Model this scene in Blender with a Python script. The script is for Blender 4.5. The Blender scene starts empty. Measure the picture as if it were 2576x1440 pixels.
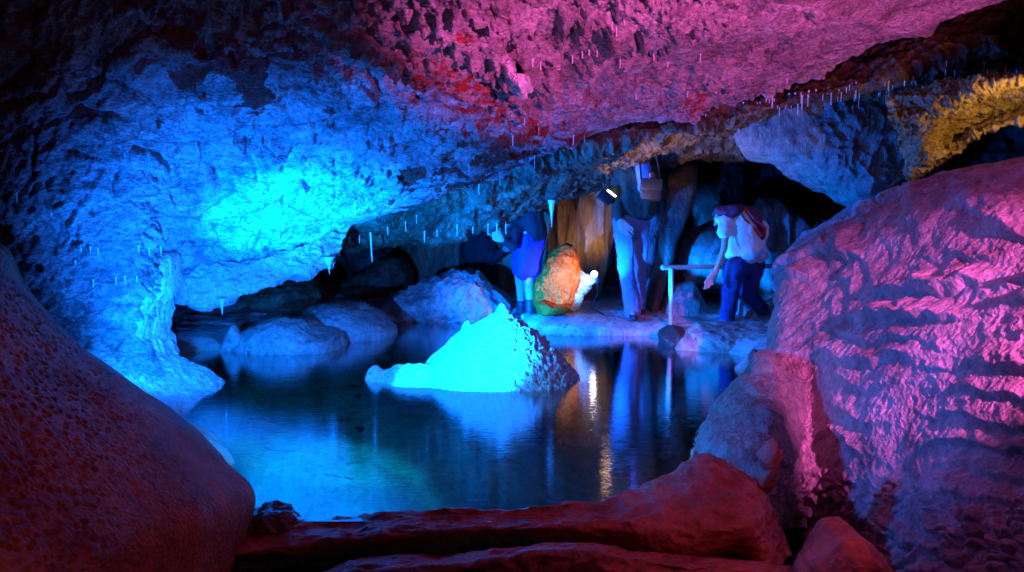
import bpy, math, random
import numpy as np
from mathutils import Vector, Matrix
from mathutils.bvhtree import BVHTree
random.seed(7); rng = np.random.default_rng(7)

# ------------------------------------------------------------------ camera
SC = bpy.context.scene
W = bpy.data.worlds.new("World"); SC.world = W; W.use_nodes = True
bgn = W.node_tree.nodes["Background"]
bgn.inputs[0].default_value = (0.02, 0.05, 0.16, 1); bgn.inputs[1].default_value = 0.025   # no daylight gets in
F = 2231.0; TH = math.atan(282 / F); CZ = 1.5
cam = bpy.data.cameras.new("camera"); camo = bpy.data.objects.new("camera", cam)
SC.collection.objects.link(camo); SC.camera = camo
cam.sensor_width = 36; cam.lens = F / 2576 * 36; cam.clip_start = 0.05; cam.clip_end = 200
camo.location = (0, 0, CZ); camo.rotation_euler = (math.pi / 2 - TH, 0, 0)
SC.view_settings.view_transform = 'Standard'; SC.view_settings.look = 'None'
SC.view_settings.exposure = 0; SC.view_settings.gamma = 1
SC.cycles.max_bounces = 6; SC.cycles.diffuse_bounces = 3; SC.cycles.glossy_bounces = 3
SC.cycles.transparent_max_bounces = 8; SC.cycles.sample_clamp_indirect = 3

def at(px, py, Y):
    """the point of the cave at distance Y that stands at this place of the photograph"""
    xn = (px - 1288) / F; yn = (720 - py) / F
    dy = math.cos(TH) + yn * math.sin(TH); dz = -math.sin(TH) + yn * math.cos(TH)
    s = Y / dy
    return (xn * s, Y, CZ + dz * s)
def on(px, py, z=0.0):
    yn = (720 - py) / F
    dy = math.cos(TH) + yn * math.sin(TH); dz = -math.sin(TH) + yn * math.cos(TH)
    s = (z - CZ) / dz
    return ((px - 1288) / F * s, dy * s, z)

# ------------------------------------------------------------------ lamps
BLUE = (0.0, 0.17, 1.0); PINK = (1.0, 0.13, 0.62); WARM = (1.0, 0.52, 0.12); VIO = (0.45, 0.25, 1.0)
def lamp(name, loc, tgt, col, power, ang=60, blend=.6, size=.04):
    d = bpy.data.lights.new(name, 'SPOT'); d.color = col; d.energy = power
    d.spot_size = math.radians(ang); d.spot_blend = blend; d.shadow_soft_size = size
    o = bpy.data.objects.new(name, d); SC.collection.objects.link(o); o.location = loc
    v = Vector(tgt) - Vector(loc); o.rotation_euler = v.to_track_quat('-Z', 'Y').to_euler()
    return o
lamp("blue_flood_and_fill", (-1.55, 4.35, .38), (-.22, 6.5, .14), BLUE, 15000, 25, .6)
lamp("blue_flood_and_fill", (1.2, 7.9, .30), (1.98, 8.12, 1.0), (0, .3, 1.0), 80, 50, .8, .03)  # unseen spot added so the white shirt turns cyan on its left
lamp("blue_flood_and_fill", (-1.82, 4.78, .30), (-1.75, 6.4, 1.35), (0, .14, 1.0), 820, 122, 1, .02)
lamp("blue_flood_and_fill", (-1.85, 4.9, .32), (-1.58, 6.3, 1.12), BLUE, 3300, 50, 1, .02)
lamp("blue_flood_and_fill", (-1.0, 6.9, .50), (1.3, 8.6, .45), (0, .13, 1.0), 1250, 104, .8, .03)
lamp("blue_flood_and_fill", (-2.1, 4.8, .5), (-2.45, 6.2, .35), BLUE, 330, 50, .9)
lamp("blue_flood_and_fill", (1.3, 7.0, .3), (3.0, 7.9, 1.7), BLUE, 75, 46, .8)  # added over the water without a fitting, brings blue onto the hanging rock
lamp("blue_flood_and_fill", (-1.0, 3.6, 1.1), (1.5, 4.8, .3), (.01, .16, 1.0), 260, 60, .9, .1)  # weak fill added in place of blue bounce on the right-hand flowstone
lamp("blue_flood_and_fill", (-1.5, 4.3, 1.15), (-.5, 5.2, -.2), (0, .28, 1.0), 400, 96, .9, .03)  # added in open air to brighten the pool bed
lamp("pink_floodlight", (2.5, 1.5, 2.0), (2.46, 3.6, .98), (1.0, .15, .70), 1250, 33, .6, .03)
LP = Vector((1.9, 1.6, 1.0)); az, el = math.radians(-13), math.radians(46)
lamp("pink_floodlight", LP, LP + Vector((math.sin(az) * math.cos(el), math.cos(az) * math.cos(el), math.sin(el))), PINK, 950, 80, .2, .03)
lamp("red_flood_and_fill", (.2, 1.0, 1.1), (-1.2, 5.4, 2.0), (1.0, .12, .2), 12, 75, 1, .05)  # faint red fill added so the ceiling's clay patches show
lamp("red_flood_and_fill", (1.1, 1.2, 1.8), (-1.6, 2.8, .3), (1.0, .15, .18), 50, 42, .8, .1)
lamp("red_flood_and_fill", (1.45, 2.7, 1.2), (.75, 3.75, -.3), (1.0, .14, .24), 17, 66, .9, .03)

# ------------------------------------------------------------------ noise
def _h(ix, iy, iz, k=0):
    n = (ix * 374761393 + iy * 668265263 + iz * 2147483647 + k * 974634777) & 0xffffffff
    n = ((n ^ (n >> 13)) * 1274126177) & 0xffffffff
    n = ((n ^ (n >> 16)) * 2246822519) & 0xffffffff
    return ((n ^ (n >> 15)) & 0xffffff) / float(0xffffff)
def vn(p, k=0):
    i = np.floor(p).astype(np.int64); f = p - i; f = f * f * f * (f * (f * 6 - 15) + 10)
    r = 0
    for a in (0, 1):
        wx = f[:, 0] if a else 1 - f[:, 0]
        for b in (0, 1):
            wy = f[:, 1] if b else 1 - f[:, 1]
            for c in (0, 1):
                wz = f[:, 2] if c else 1 - f[:, 2]
                r = r + wx * wy * wz * _h(i[:, 0] + a, i[:, 1] + b, i[:, 2] + c, k)
    return r * 2 - 1
ROT = np.array(Matrix.Rotation(.9, 3, Vector((.4, .7, .59))))
def fbm(p, o=4, k=0, g=.5):
    r = 0; a = 1; s = 0
    for j in range(o):
        r = r + a * vn(p, k + j); s += a; a *= g; p = (p @ ROT.T) * 2.03
    return r / s
def ridged(p, o=4, k=0, g=.55):
    r = 0; a = 1; s = 0
    for j in range(o):
        r = r + a * (1 - 2.6 * np.abs(vn(p, k + j))); s += a; a *= g; p = (p @ ROT.T) * 2.1
    return r / s
def cells(p, k=0):
    """distance to the nearest and second nearest cell point"""
    i = np.floor(p).astype(np.int64); d1 = np.full(len(p), 9.); d2 = d1.copy()
    for a in (-1, 0, 1):
        for b in (-1, 0, 1):
            for c in (-1, 0, 1):
                q = i + (a, b, c)
                w = np.stack([_h(q[:, 0], q[:, 1], q[:, 2], k + m) for m in (0, 1, 2)], 1)
                d = np.sqrt(((q + w - p) ** 2).sum(1))
                n = d < d1; d2 = np.where(n, d1, np.minimum(d2, d)); d1 = np.where(n, d, d1)
    return d1, d2
def ss(a, b, x):
    t = np.clip((x - a) / (b - a), 0, 1); return t * t * (3 - 2 * t)
def seg(px, py, pts):
    """distance in the given plane to a polyline"""
    d = np.full(px.shape, 1e9)
    for (x0, y0), (x1, y1) in zip(pts[:-1], pts[1:]):
        dx, dy = x1 - x0, y1 - y0
        t = np.clip(((px - x0) * dx + (py - y0) * dy) / (dx * dx + dy * dy + 1e-9), 0, 1)
        d = np.minimum(d, np.hypot(px - x0 - t * dx, py - y0 - t * dy))
    return d
def side(px, py, pts):
    """signed distance to an open polyline, positive to its right in picture sense"""
    d = np.full(px.shape, 1e9); s = np.ones(px.shape)
    for (x0, y0), (x1, y1) in zip(pts[:-1], pts[1:]):
        dx, dy = x1 - x0, y1 - y0
        t = np.clip(((px - x0) * dx + (py - y0) * dy) / (dx * dx + dy * dy + 1e-9), 0, 1)
        dd = np.hypot(px - x0 - t * dx, py - y0 - t * dy)
        c = np.sign(dx * (py - y0) - dy * (px - x0))
        m = dd < d; d = np.where(m, dd, d); s = np.where(m, c, s)
    return d * s

# ------------------------------------------------------------------ materials
def _new(name):
    m = bpy.data.materials.new(name); m.use_nodes = True
    nt = m.node_tree; b = nt.nodes["Principled BSDF"]; return m, nt, b
def ramp(nt, fac, stops):
    r = nt.nodes.new("ShaderNodeValToRGB"); e = r.color_ramp.elements
    while len(e) < len(stops): e.new(.5)
    for x, (p, c) in zip(e, stops): x.position = p; x.color = (*c, 1)
    nt.links.new(fac, r.inputs[0]); return r.outputs[0]
def noise(nt, co, sc, det=6, rough=.6, dist=0):
    n = nt.nodes.new("ShaderNodeTexNoise"); n.inputs['Scale'].default_value = sc; n.inputs['Detail'].default_value = det
    n.inputs['Roughness'].default_value = rough; n.inputs['Distortion'].default_value = dist
    nt.links.new(co, n.inputs['Vector']); return n.outputs['Fac']
def mixc(nt, fac, a, b, typ='MIX'):
    m = nt.nodes.new("ShaderNodeMix"); m.data_type = 'RGBA'; m.blend_type = typ
    for s, v in ((m.inputs[0], fac), (m.inputs[6], a), (m.inputs[7], b)):
        if hasattr(v, 'links'): nt.links.new(v, s)
        elif isinstance(v, tuple): s.default_value = (*v, 1)
        else: s.default_value = v
    return m.outputs[2]
def rock(name, c1, c2, c3=None, clay=None, clay_cut=.5, sc=3, rough=(.3, .6), bump=.35, bsc=40, grain=.25, attr=False, stretch=None, spec=.5, vein=None):
    m, nt, b = _new(name); L = nt.links
    tc = nt.nodes.new("ShaderNodeTexCoord"); co = tc.outputs['Object']
    if stretch:
        mp = nt.nodes.new("ShaderNodeMapping"); mp.inputs['Scale'].default_value = stretch[:3]
        mp.inputs['Rotation'].default_value = stretch[3]; L.new(co, mp.inputs['Vector']); cs = mp.outputs[0]
    else: cs = co
    n1 = noise(nt, cs, sc, 8, .65, .6)
    col = ramp(nt, n1, [(.32, c2), (.5, c1), (.66, c3 or c1)])
    n2 = noise(nt, cs, sc * 7, 6, .7, .4)
    col = mixc(nt, 1.0, col, ramp(nt, n2, [(.35, (.62, .60, .6)), (.6, (1.12, 1.1, 1.08))]), 'MULTIPLY')
    if attr:
        n9 = noise(nt, cs, 9, 9, .75, 1.2)
        col = mixc(nt, 1.0, col, ramp(nt, n9, [(.44, (1, 1, 1)), (.485, (.9, .88, .88)), (.5, (.3, .26, .27)), (.515, (1, 1, 1))]), 'MULTIPLY')
        n10 = noise(nt, cs, 30, 6, .75, .5)
        col = mixc(nt, 1.0, col, ramp(nt, n10, [(.34, (.45, .42, .43)), (.5, (1.05, 1.05, 1.05))]), 'MULTIPLY')
    if vein:
        vr = nt.nodes.new("ShaderNodeTexVoronoi"); vr.feature = 'DISTANCE_TO_EDGE'; vr.inputs['Scale'].default_value = vein
        dn = nt.nodes.new("ShaderNodeTexNoise"); dn.inputs['Scale'].default_value = vein * 1.3; dn.inputs['Detail'].default_value = 5; L.new(cs, dn.inputs['Vector'])
        ad = nt.nodes.new("ShaderNodeMix"); ad.data_type = 'RGBA'; ad.blend_type = 'LINEAR_LIGHT'; ad.inputs[0].default_value = .22
        L.new(cs, ad.inputs[6]); L.new(dn.outputs['Color'], ad.inputs[7]); L.new(ad.outputs[2], vr.inputs['Vector'])
        col = mixc(nt, 1.0, col, ramp(nt, vr.outputs['Distance'], [(.0, (.45, .4, .4)), (.03, (1, 1, 1))]), 'MULTIPLY')
    if clay:
        n3 = noise(nt, cs, sc * 1.5, 7, .6, .9); f = n3
        if attr:
            at_ = nt.nodes.new("ShaderNodeAttribute"); at_.attribute_name = "clay"
            ad = nt.nodes.new("ShaderNodeMath"); ad.operation = 'ADD'; L.new(n3, ad.inputs[0]); L.new(at_.outputs['Fac'], ad.inputs[1]); f = ad.outputs[0]
        mr = nt.nodes.new("ShaderNodeMapRange"); mr.inputs[1].default_value = clay_cut; mr.inputs[2].default_value = clay_cut + .035
        L.new(f, mr.inputs[0]); col = mixc(nt, mr.outputs[0], col, clay)
    L.new(col, b.inputs['Base Color'])
    n4 = noise(nt, co, bsc * .4, 8, .7, .3)
    rr = nt.nodes.new("ShaderNodeMapRange"); rr.inputs[3].default_value = rough[0]; rr.inputs[4].default_value = rough[1]
    rr.inputs[1].default_value = .35; rr.inputs[2].default_value = .65; L.new(n4, rr.inputs[0]); L.new(rr.outputs[0], b.inputs['Roughness'])
    b.inputs['Specular IOR Level'].default_value = spec
    vo = nt.nodes.new("ShaderNodeTexVoronoi"); vo.inputs['Scale'].default_value = bsc; L.new(cs, vo.inputs['Vector'])
    n5 = noise(nt, cs, bsc * .6, 8, .72, .2)
    h = nt.nodes.new("ShaderNodeMath"); h.operation = 'MULTIPLY_ADD'; h.inputs[1].default_value = grain
    L.new(vo.outputs['Distance'], h.inputs[0]); L.new(n5, h.inputs[2])
    bp = nt.nodes.new("ShaderNodeBump"); bp.inputs['Strength'].default_value = bump; bp.inputs['Distance'].default_value = .03
    L.new(h.outputs[0], bp.inputs['Height']); L.new(bp.outputs[0], b.inputs['Normal'])
    return m
def plain(name, col, rough=.7, var=.25, sc=30, metal=0, emit=None, es=0, bump=.15, trans=0):
    m, nt, b = _new(name); L = nt.links
    tc = nt.nodes.new("ShaderNodeTexCoord"); n = noise(nt, tc.outputs['Object'], sc, 5, .6)
    c0 = tuple(x * (1 - var) for x in col); c1 = tuple(min(1, x * (1 + var)) for x in col)
    L.new(ramp(nt, n, [(.3, c0), (.7, c1)]), b.inputs['Base Color'])
    b.inputs['Roughness'].default_value = rough; b.inputs['Metallic'].default_value = metal
    b.inputs['Transmission Weight'].default_value = trans
    bp = nt.nodes.new("ShaderNodeBump"); bp.inputs['Strength'].default_value = bump; bp.inputs['Distance'].default_value = .01
    L.new(n, bp.inputs['Height']); L.new(bp.outputs[0], b.inputs['Normal'])
    if emit: b.inputs['Emission Color'].default_value = (*emit, 1); b.inputs['Emission Strength'].default_value = es
    return m
CLAY = (.38, .035, .02)
M = {}
M['ceiling'] = rock('cave_ceiling_rock', (.52, .50, .50), (.26, .22, .22), (.72, .70, .70), CLAY, .535, 2.6, (.18, .5), .95, 45, .4, True, (1.0, .8, 2.2, (0, .55, 0)), vein=1.7)
M['brown'] = rock('brown_cave_rock', (.13, .075, .035), (.04, .026, .016), (.26, .16, .08), None, .5, 4, (.35, .7), .5, 40, .4)
M['dark'] = rock('dark_cave_rock', (.07, .055, .045), (.03, .024, .02), (.13, .10, .08), None, .5, 3, (.4, .7), .5, 30, .4)
M['curtain'] = rock('drapery_rock', (.26, .18, .08), (.12, .08, .035), (.42, .32, .15), None, .5, 3, (.3, .6), .35, 40, .3, False, (5, 5, .6, (0, 0, 0)))
M['pale'] = rock('pale_limestone', (.55, .52, .48), (.32, .29, .26), (.72, .7, .66), (.2, .08, .05), .66, 3.5, (.3, .6), .5, 50, .5)
M['white'] = rock('white_calcite', (.80, .80, .80), (.68, .67, .66), (.86, .86, .86), None, .5, 4, (.35, .6), .55, 75, 1.0)
M['flow'] = rock('bumpy_flowstone', (.66, .64, .62), (.42, .4, .38), (.78, .76, .74), None, .5, 4, (.2, .5), .55, 45, 1.0)
M['clayslope'] = rock('red_clay_flowstone', (.27, .10, .05), (.13, .045, .022), (.35, .15, .075), None, .68, 2.2, (.5, .75), .35, 60, .8, spec=.25)
M['rim'] = rock('red_rimstone', (.42, .12, .085), (.24, .05, .04), (.52, .2, .15), None, .6, 4, (.22, .45), .4, 45, .4)
M['purple'] = rock('wrinkled_flowstone', (.50, .38, .40), (.28, .18, .2), (.66, .52, .54), None, .5, 3, (.3, .55), .55, 60, .45)
M['orange'] = rock('orange_stone', (.72, .10, .008), (.42, .05, .004), (.82, .15, .02), None, .5, 5, (.6, .8), .4, 35, .3, spec=.12)
M['blue_grey'] = rock('grey_veined_rock', (.30, .29, .28), (.14, .13, .12), (.42, .4, .38), None, .5, 4, (.3, .55), .7, 40, .5, False, (3, 3, .8, (0, 0, 0)))
M['gold'] = rock('golden_rock', (.50, .40, .18), (.2, .13, .04), (.75, .68, .45), None, .5, 6, (.35, .6), .5, 40, .4)
M['poolbed'] = rock('pool_bed', (.20, .58, .27), (.08, .25, .11), (.30, .70, .38), (.10, .10, .06), .60, 3, (.5, .8), .3, 30, .4)
_m = M['poolbed']; _nt = _m.node_tree; _b = _nt.nodes["Principled BSDF"]; _src = _b.inputs['Base Color'].links[0].from_socket
_tc = _nt.nodes.new("ShaderNodeTexCoord"); _sp = _nt.nodes.new("ShaderNodeSeparateXYZ"); _nt.links.new(_tc.outputs['Object'], _sp.inputs[0])
_mr = _nt.nodes.new("ShaderNodeMapRange"); _mr.inputs[1].default_value = -.03; _mr.inputs[2].default_value = .03; _nt.links.new(_sp.outputs['Z'], _mr.inputs[0])
_n = noise(_nt, _tc.outputs['Object'], 4, 8, .7, .5)
_nt.links.new(mixc(_nt, _mr.outputs[0], _src, ramp(_nt, _n, [(.35, (.25, .22, .2)), (.6, (.6, .56, .52))])), _b.inputs['Base Color'])   # silt and algae only below the waterline
M['straw'] = plain('soda_straw_calcite', (.92, .92, .92), .15, .1, 60, trans=.15)
M['black'] = plain('black_lamp_housing', (.01, .01, .012), .4, .2)
M['steel'] = plain('galvanised_rail', (.6, .6, .62), .35, .15, 40, .3)
M['bulb'] = plain('lit_bulb', (1, 1, 1), .3, 0, emit=(1, .85, .6), es=12)
M['lens'] = plain('lit_lamp_lens', (1, 1, 1), .3, 0, emit=(1, .95, .95), es=3)
def water(name, tint):
    m, nt, b = _new(name); L = nt.links; nt.nodes.remove(b)
    out = nt.nodes["Material Output"]
    gl = nt.nodes.new("ShaderNodeBsdfGlossy"); gl.inputs['Roughness'].default_value = .015
    tr = nt.nodes.new("ShaderNodeBsdfTransparent"); tr.inputs[0].default_value = (*tint, 1)
    mx = nt.nodes.new("ShaderNodeMixShader"); fr = nt.nodes.new("ShaderNodeFresnel"); fr.inputs[0].default_value = 1.5
    tc = nt.nodes.new("ShaderNodeTexCoord"); mp = nt.nodes.new("ShaderNodeMapping"); mp.inputs['Scale'].default_value = (1.2, 5, 1)
    L.new(tc.outputs['Object'], mp.inputs['Vector'])
    n = noise(nt, mp.outputs[0], 9, 3, .5, .5)
    bp = nt.nodes.new("ShaderNodeBump"); bp.inputs['Strength'].default_value = .10; bp.inputs['Distance'].default_value = .012
    L.new(n, bp.inputs['Height']); L.new(bp.outputs[0], gl.inputs['Normal']); L.new(bp.outputs[0], fr.inputs['Normal'])
    ma = nt.nodes.new("ShaderNodeMath"); ma.operation = 'MULTIPLY_ADD'; ma.inputs[1].default_value = 2.3; ma.inputs[2].default_value = .03; ma.use_clamp = True
    L.new(fr.outputs[0], ma.inputs[0])
    L.new(ma.outputs[0], mx.inputs[0]); L.new(tr.outputs[0], mx.inputs[1]); L.new(gl.outputs[0], mx.inputs[2]); L.new(mx.outputs[0], out.inputs['Surface'])
    return m
M['water'] = water('clear_pool_water', (.60, .80, .80))

# ------------------------------------------------------------------ object helpers
def props(o, label=None, cat=None, group=None, kind=None):
    if label: o['label'] = label
    if cat: o['category'] = cat
    if group: o['group'] = group
    if kind: o['kind'] = kind
    return o
def raw_mesh(name, V, Fc, mat, parent=None, smooth=True, origin=None):
    V = np.asarray(V, float)
    if origin is None: origin = (0, 0, 0)
    me = bpy.data.meshes.new(name); V = V - np.asarray(origin)
    Fc = np.asarray(Fc, np.int32)
    if Fc.ndim == 2:
        k = Fc.shape[1]; me.vertices.add(len(V)); me.vertices.foreach_set("co", V.astype(np.float32).ravel())
        me.loops.add(Fc.size); me.loops.foreach_set("vertex_index", Fc.ravel())
        me.polygons.add(len(Fc)); me.polygons.foreach_set("loop_start", np.arange(0, Fc.size, k, dtype=np.int32))
        me.polygons.foreach_set("loop_total", np.full(len(Fc), k, np.int32))
    me.update(calc_edges=True); me.validate()
    if smooth: me.shade_smooth()
    if mat: me.materials.append(mat)
    o = bpy.data.objects.new(name, me); SC.collection.objects.link(o)
    if parent: o.parent = parent; o.location = Vector(origin) - parent.location
    else: o.location = origin
    return o
def quads(nv, nu, wrap=False):
    i = np.arange(nv - 1)[:, None]; n = nu if wrap else nu - 1; j = np.arange(n)[None, :]
    a = i * nu + j; b = i * nu + (j + 1) % nu; c = (i + 1) * nu + (j + 1) % nu; d = (i + 1) * nu + j
    return np.stack([a, b, c, d], -1).reshape(-1, 4)
def cr(P, n):
    """Catmull-Rom along axis 0"""
    k = len(P); t = np.linspace(0, k - 1 - 1e-6, n); i = t.astype(int); f = (t - i).reshape(-1, *([1] * (P.ndim - 1)))
    g = lambda q: P[np.clip(q, 0, k - 1)]
    a, b, c, d = g(i - 1), g(i), g(i + 1), g(i + 2)
    return .5 * (2 * b + (c - a) * f + (2 * a - 5 * b + 4 * c - d) * f ** 2 + (3 * b - a - 3 * c + d) * f ** 3)
def normals(G):
    du = np.gradient(G, axis=1); dv = np.gradient(G, axis=0); n = np.cross(du, dv)
    return n / (np.linalg.norm(n, axis=-1, keepdims=True) + 1e-12)
def surface(name, rows, nv, nu, mat, disp, flip=False, clay=None, **kw):
    """rows of control points (px, py, Y) as world points, smoothed, then displaced along its normals.
    disp(P, px, py) -> metres towards the viewer's side"""
    px = np.array([[q[0] for q in r] for r in rows], float); py = np.array([[q[1] for q in r] for r in rows], float)
    C = np.array([[at(*q) for q in r] for r in rows], float)
    A = np.concatenate([C, px[..., None], py[..., None]], -1)
    A = cr(A, nv); A = np.swapaxes(cr(np.swapaxes(A, 0, 1), nu), 0, 1)
    G = A[..., :3]; N = normals(G)
    tocam = np.array([0, 0, CZ]) - G
    s = np.sign((N * tocam).sum(-1).mean()); N = N * s * (-1 if flip else 1)
    P = G.reshape(-1, 3); qx = A[..., 3].ravel(); qy = A[..., 4].ravel()
    d = disp(P, qx, qy)
    V = P + N.reshape(-1, 3) * d[:, None]
    o = raw_mesh(name, V, quads(nv, nu), mat, **kw)
    if clay is not None:
        a = o.data.attributes.new("clay", 'FLOAT', 'POINT'); a.data.foreach_set("value", clay(P, qx, qy).astype(np.float32))
    return o
def blob(name, outline, Y, depth, mat, amp=.03, fr=5, n=(90, 130), sq=.75, k=0, cx=None, rid=0, parent=None, smooth_out=True, disp=None):
    """a solid rock: its outline at distance Y, bulging `depth` metres towards and away from us"""
    pts = np.array([at(x, y, Y) for x, y in outline]); c = pts.mean(0) if cx is None else np.array(at(*cx, Y))
    q = pts - c; ang = np.arctan2(q[:, 2], q[:, 0]); r = np.hypot(q[:, 0], q[:, 2]); o_ = np.argsort(ang); ang = ang[o_]; r = r[o_]
    ph = np.linspace(-math.pi, math.pi, n[1], endpoint=False)
    # radius from the polygon edges, not from the corners, so straight sides stay straight
    X = r * np.cos(ang); Z = r * np.sin(ang); R = np.zeros(len(ph)); m = len(X)
    for a in range(len(ph)):
        dx, dz = math.cos(ph[a]), math.sin(ph[a]); best = 0
        for b in range(m):
            x0, z0, x1, z1 = X[b], Z[b], X[(b + 1) % m], Z[(b + 1) % m]; ex, ez = x1 - x0, z1 - z0
            den = dx * ez - dz * ex
            if abs(den) < 1e-12: continue
            t = (x0 * ez - z0 * ex) / den; u = (x0 * dz - z0 * dx) / den
            if t > 0 and -1e-6 <= u <= 1 + 1e-6: best = max(best, t)
        R[a] = best or r.mean()
    if smooth_out:
        for _ in range(2): R = (np.roll(R, 1) + 2 * R + np.roll(R, -1)) / 4
    t = np.linspace(1e-6, math.pi - 1e-6, n[0])
    s = np.sin(t) ** sq; yy = -np.sign(np.cos(t)) * np.abs(np.cos(t)) ** .9 * depth
    G = np.zeros((n[0], n[1], 3))
    G[..., 0] = c[0] + s[:, None] * (R * np.cos(ph))[None]; G[..., 2] = c[2] + s[:, None] * (R * np.sin(ph))[None]
    G[..., 1] = Y + yy[:, None]
    du = np.roll(G, -1, 1) - np.roll(G, 1, 1); dv = np.gradient(G, axis=0); N = np.cross(du, dv)
    N /= np.linalg.norm(N, axis=-1, keepdims=True) + 1e-12
    if (N * (G - c)).sum() < 0: N = -N
    P = G.reshape(-1, 3); d = amp * fbm(P * fr, 5, k) + rid * ridged(P * fr * 1.7, 4, k + 9)
    if disp is not None: d = d + disp(P)
    V = P + N.reshape(-1, 3) * d[:, None]
    fc = quads(n[0], n[1], True)
    org = (c[0], Y, V[:, 2].min())
    o = raw_mesh(name, V, fc, mat, parent=parent, origin=org)
    return o
def hfield(name, x0, x1, y0, y1, nx, ny, fn, mat, origin=None, parent=None):
    x = np.linspace(x0, x1, nx); y = np.linspace(y0, y1, ny); X, Yg = np.meshgrid(x, y)
    Z = fn(X.ravel(), Yg.ravel()); V = np.stack([X.ravel(), Yg.ravel(), Z], 1)
    return raw_mesh(name, V, quads(ny, nx), mat, origin=origin, parent=parent)

# ------------------------------------------------------------------ ceiling slab
LIPX = np.array([-400, 0, 200, 330, 400, 430, 520, 700, 800, 930, 1100, 1200, 1350, 1500, 1700, 1850, 2000, 2130, 2230, 2400, 2576, 2800])
LIPY = np.array([ 1000, 960, 930, 880, 745, 715, 692, 655, 625, 592, 545, 480, 405, 352, 310, 262, 205, 182, 135, 55, 0, -80])
LIPY = LIPY - 34 - 14 * ((LIPX > 410) & (LIPX < 1150))
LIPD = np.array([ 5.8, 5.7, 5.8, 6.0, 6.3, 6.4, 6.5, 6.7, 6.8, 6.9, 7.0, 7.1, 7.2, 7.2, 7.0, 6.8, 6.6, 6.4, 6.2, 5.9, 5.6, 5.3])
cols = [-420, -150, 60, 240, 330, 400, 450, 560, 700, 860, 1020, 1180, 1340, 1520, 1700, 1880, 2060, 2240, 2420, 2620, 2850]
def lip(x): return np.interp(x, LIPX, LIPY), np.interp(x, LIPX, LIPD)
_k = np.exp(-(np.arange(-500, 501, 10) / 170.) ** 2); _k /= _k.sum()
_gx = np.arange(-1200, 3700, 10.); _by = np.convolve(np.interp(_gx, LIPX, LIPY), _k, 'same'); _bd = np.convolve(np.interp(_gx, LIPX, LIPD), _k, 'same')
rows = []
for fr_, dd in ((-.9, 0), (-.35, 0), (0, 0), (.3, 0), (.6, 0), (.85, 0), (1.0, 0), ('a', 0), ('b', 0), ('c', 0)):
    r = []
    for x in cols:
        ly, ld = lip(x); top = -60 if x < 2000 else -60 - (x - 2000) * .35
        dn = 4.1 + .2 * math.sin(x / 300)              # how near the slab is at the top of the view
        dn += .8 * float(ss(500, -420, np.float64(x)))
        if fr_ == 'a': r.append((x, ly - 4, ld + .22))
        elif fr_ == 'b': r.append((x, ly - 40, ld + .8))
        elif fr_ == 'c': r.append((x, ly - 110, ld + 2.0))
        else:
            y = top + (ly - top) * fr_
            sy, sd_ = np.interp(x, _gx, _by), np.interp(x, _gx, _bd); q = max(0, fr_) ** 3
            y = top + ((1 - q) * sy + q * ly - top) * fr_; ld = (1 - q) * sd_ + q * ld
            f = max(fr_, -1.0); r.append((x, y, dn + (ld - dn) * (f if f > 0 else f * .6) ** 1 ))
    rows.append(r)
EDGE = [(780, -60), (850, 0), (950, 70), (1050, 115), (1140, 150), (1225, 195), (1290, 245), (1340, 260)]
FOLDS = [([(1240, 60), (1265, 110), (1300, 190)], 14, .10), ([(1290, 20), (1330, 100), (1345, 150)], 12, .09), ([(1420, 10), (1400, 80), (1360, 130)], 13, .09),
         ([(1560, 40), (1500, 100), (1420, 150), (1350, 190)], 11, .10), ([(1620, 80), (1540, 140), (1450, 160)], 10, .07), ([(1230, 100), (1250, 140)], 16, .08),
         ([(1700, 60), (1640, 120), (1560, 150)], 12, .05), ([(1480, 20), (1450, 70)], 10, .07),
         ([(2050, 20), (2200, 60), (2330, 60)], 22, .05), ([(1700, 200), (1850, 200), (1990, 160), (2150, 120)], 26, .05),
         ([(300, 110), (420, 140), (560, 110)], 40, .04), ([(300, 170), (330, 150), (350, 200)], 20, .04)]
CRACKS = [([(160, 375), (220, 385), (290, 400), (320, 372), (370, 370), (420, 400)], 5, .06), ([(450, 368), (520, 352), (600, 350), (720, 350)], 8, .09), ([(505, 330), (520, 400), (500, 440)], 9, .07),
          ([(590, 345), (630, 370), (680, 375), (740, 385), (720, 410)], 10, .10), ([(530, 425), (560, 450), (555, 475)], 13, .12), ([(635, 408), (650, 430)], 11, .09),
          ([(830, 265), (845, 300)], 10, .03), ([(855, 238), (858, 242)], 8, .05), ([(200, 225), (240, 235)], 9, .05), ([(290, 215), (370, 245)], 9, .05),
          ([(0, 262), (100, 245)], 9, .07), ([(740, 385), (850, 420), (930, 430)], 5, .05), ([(1390, 140), (1450, 90), (1460, 80)], 12, .08), ([(1990, 30), (2080, 60), (2150, 70)], 8, .04)]
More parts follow.
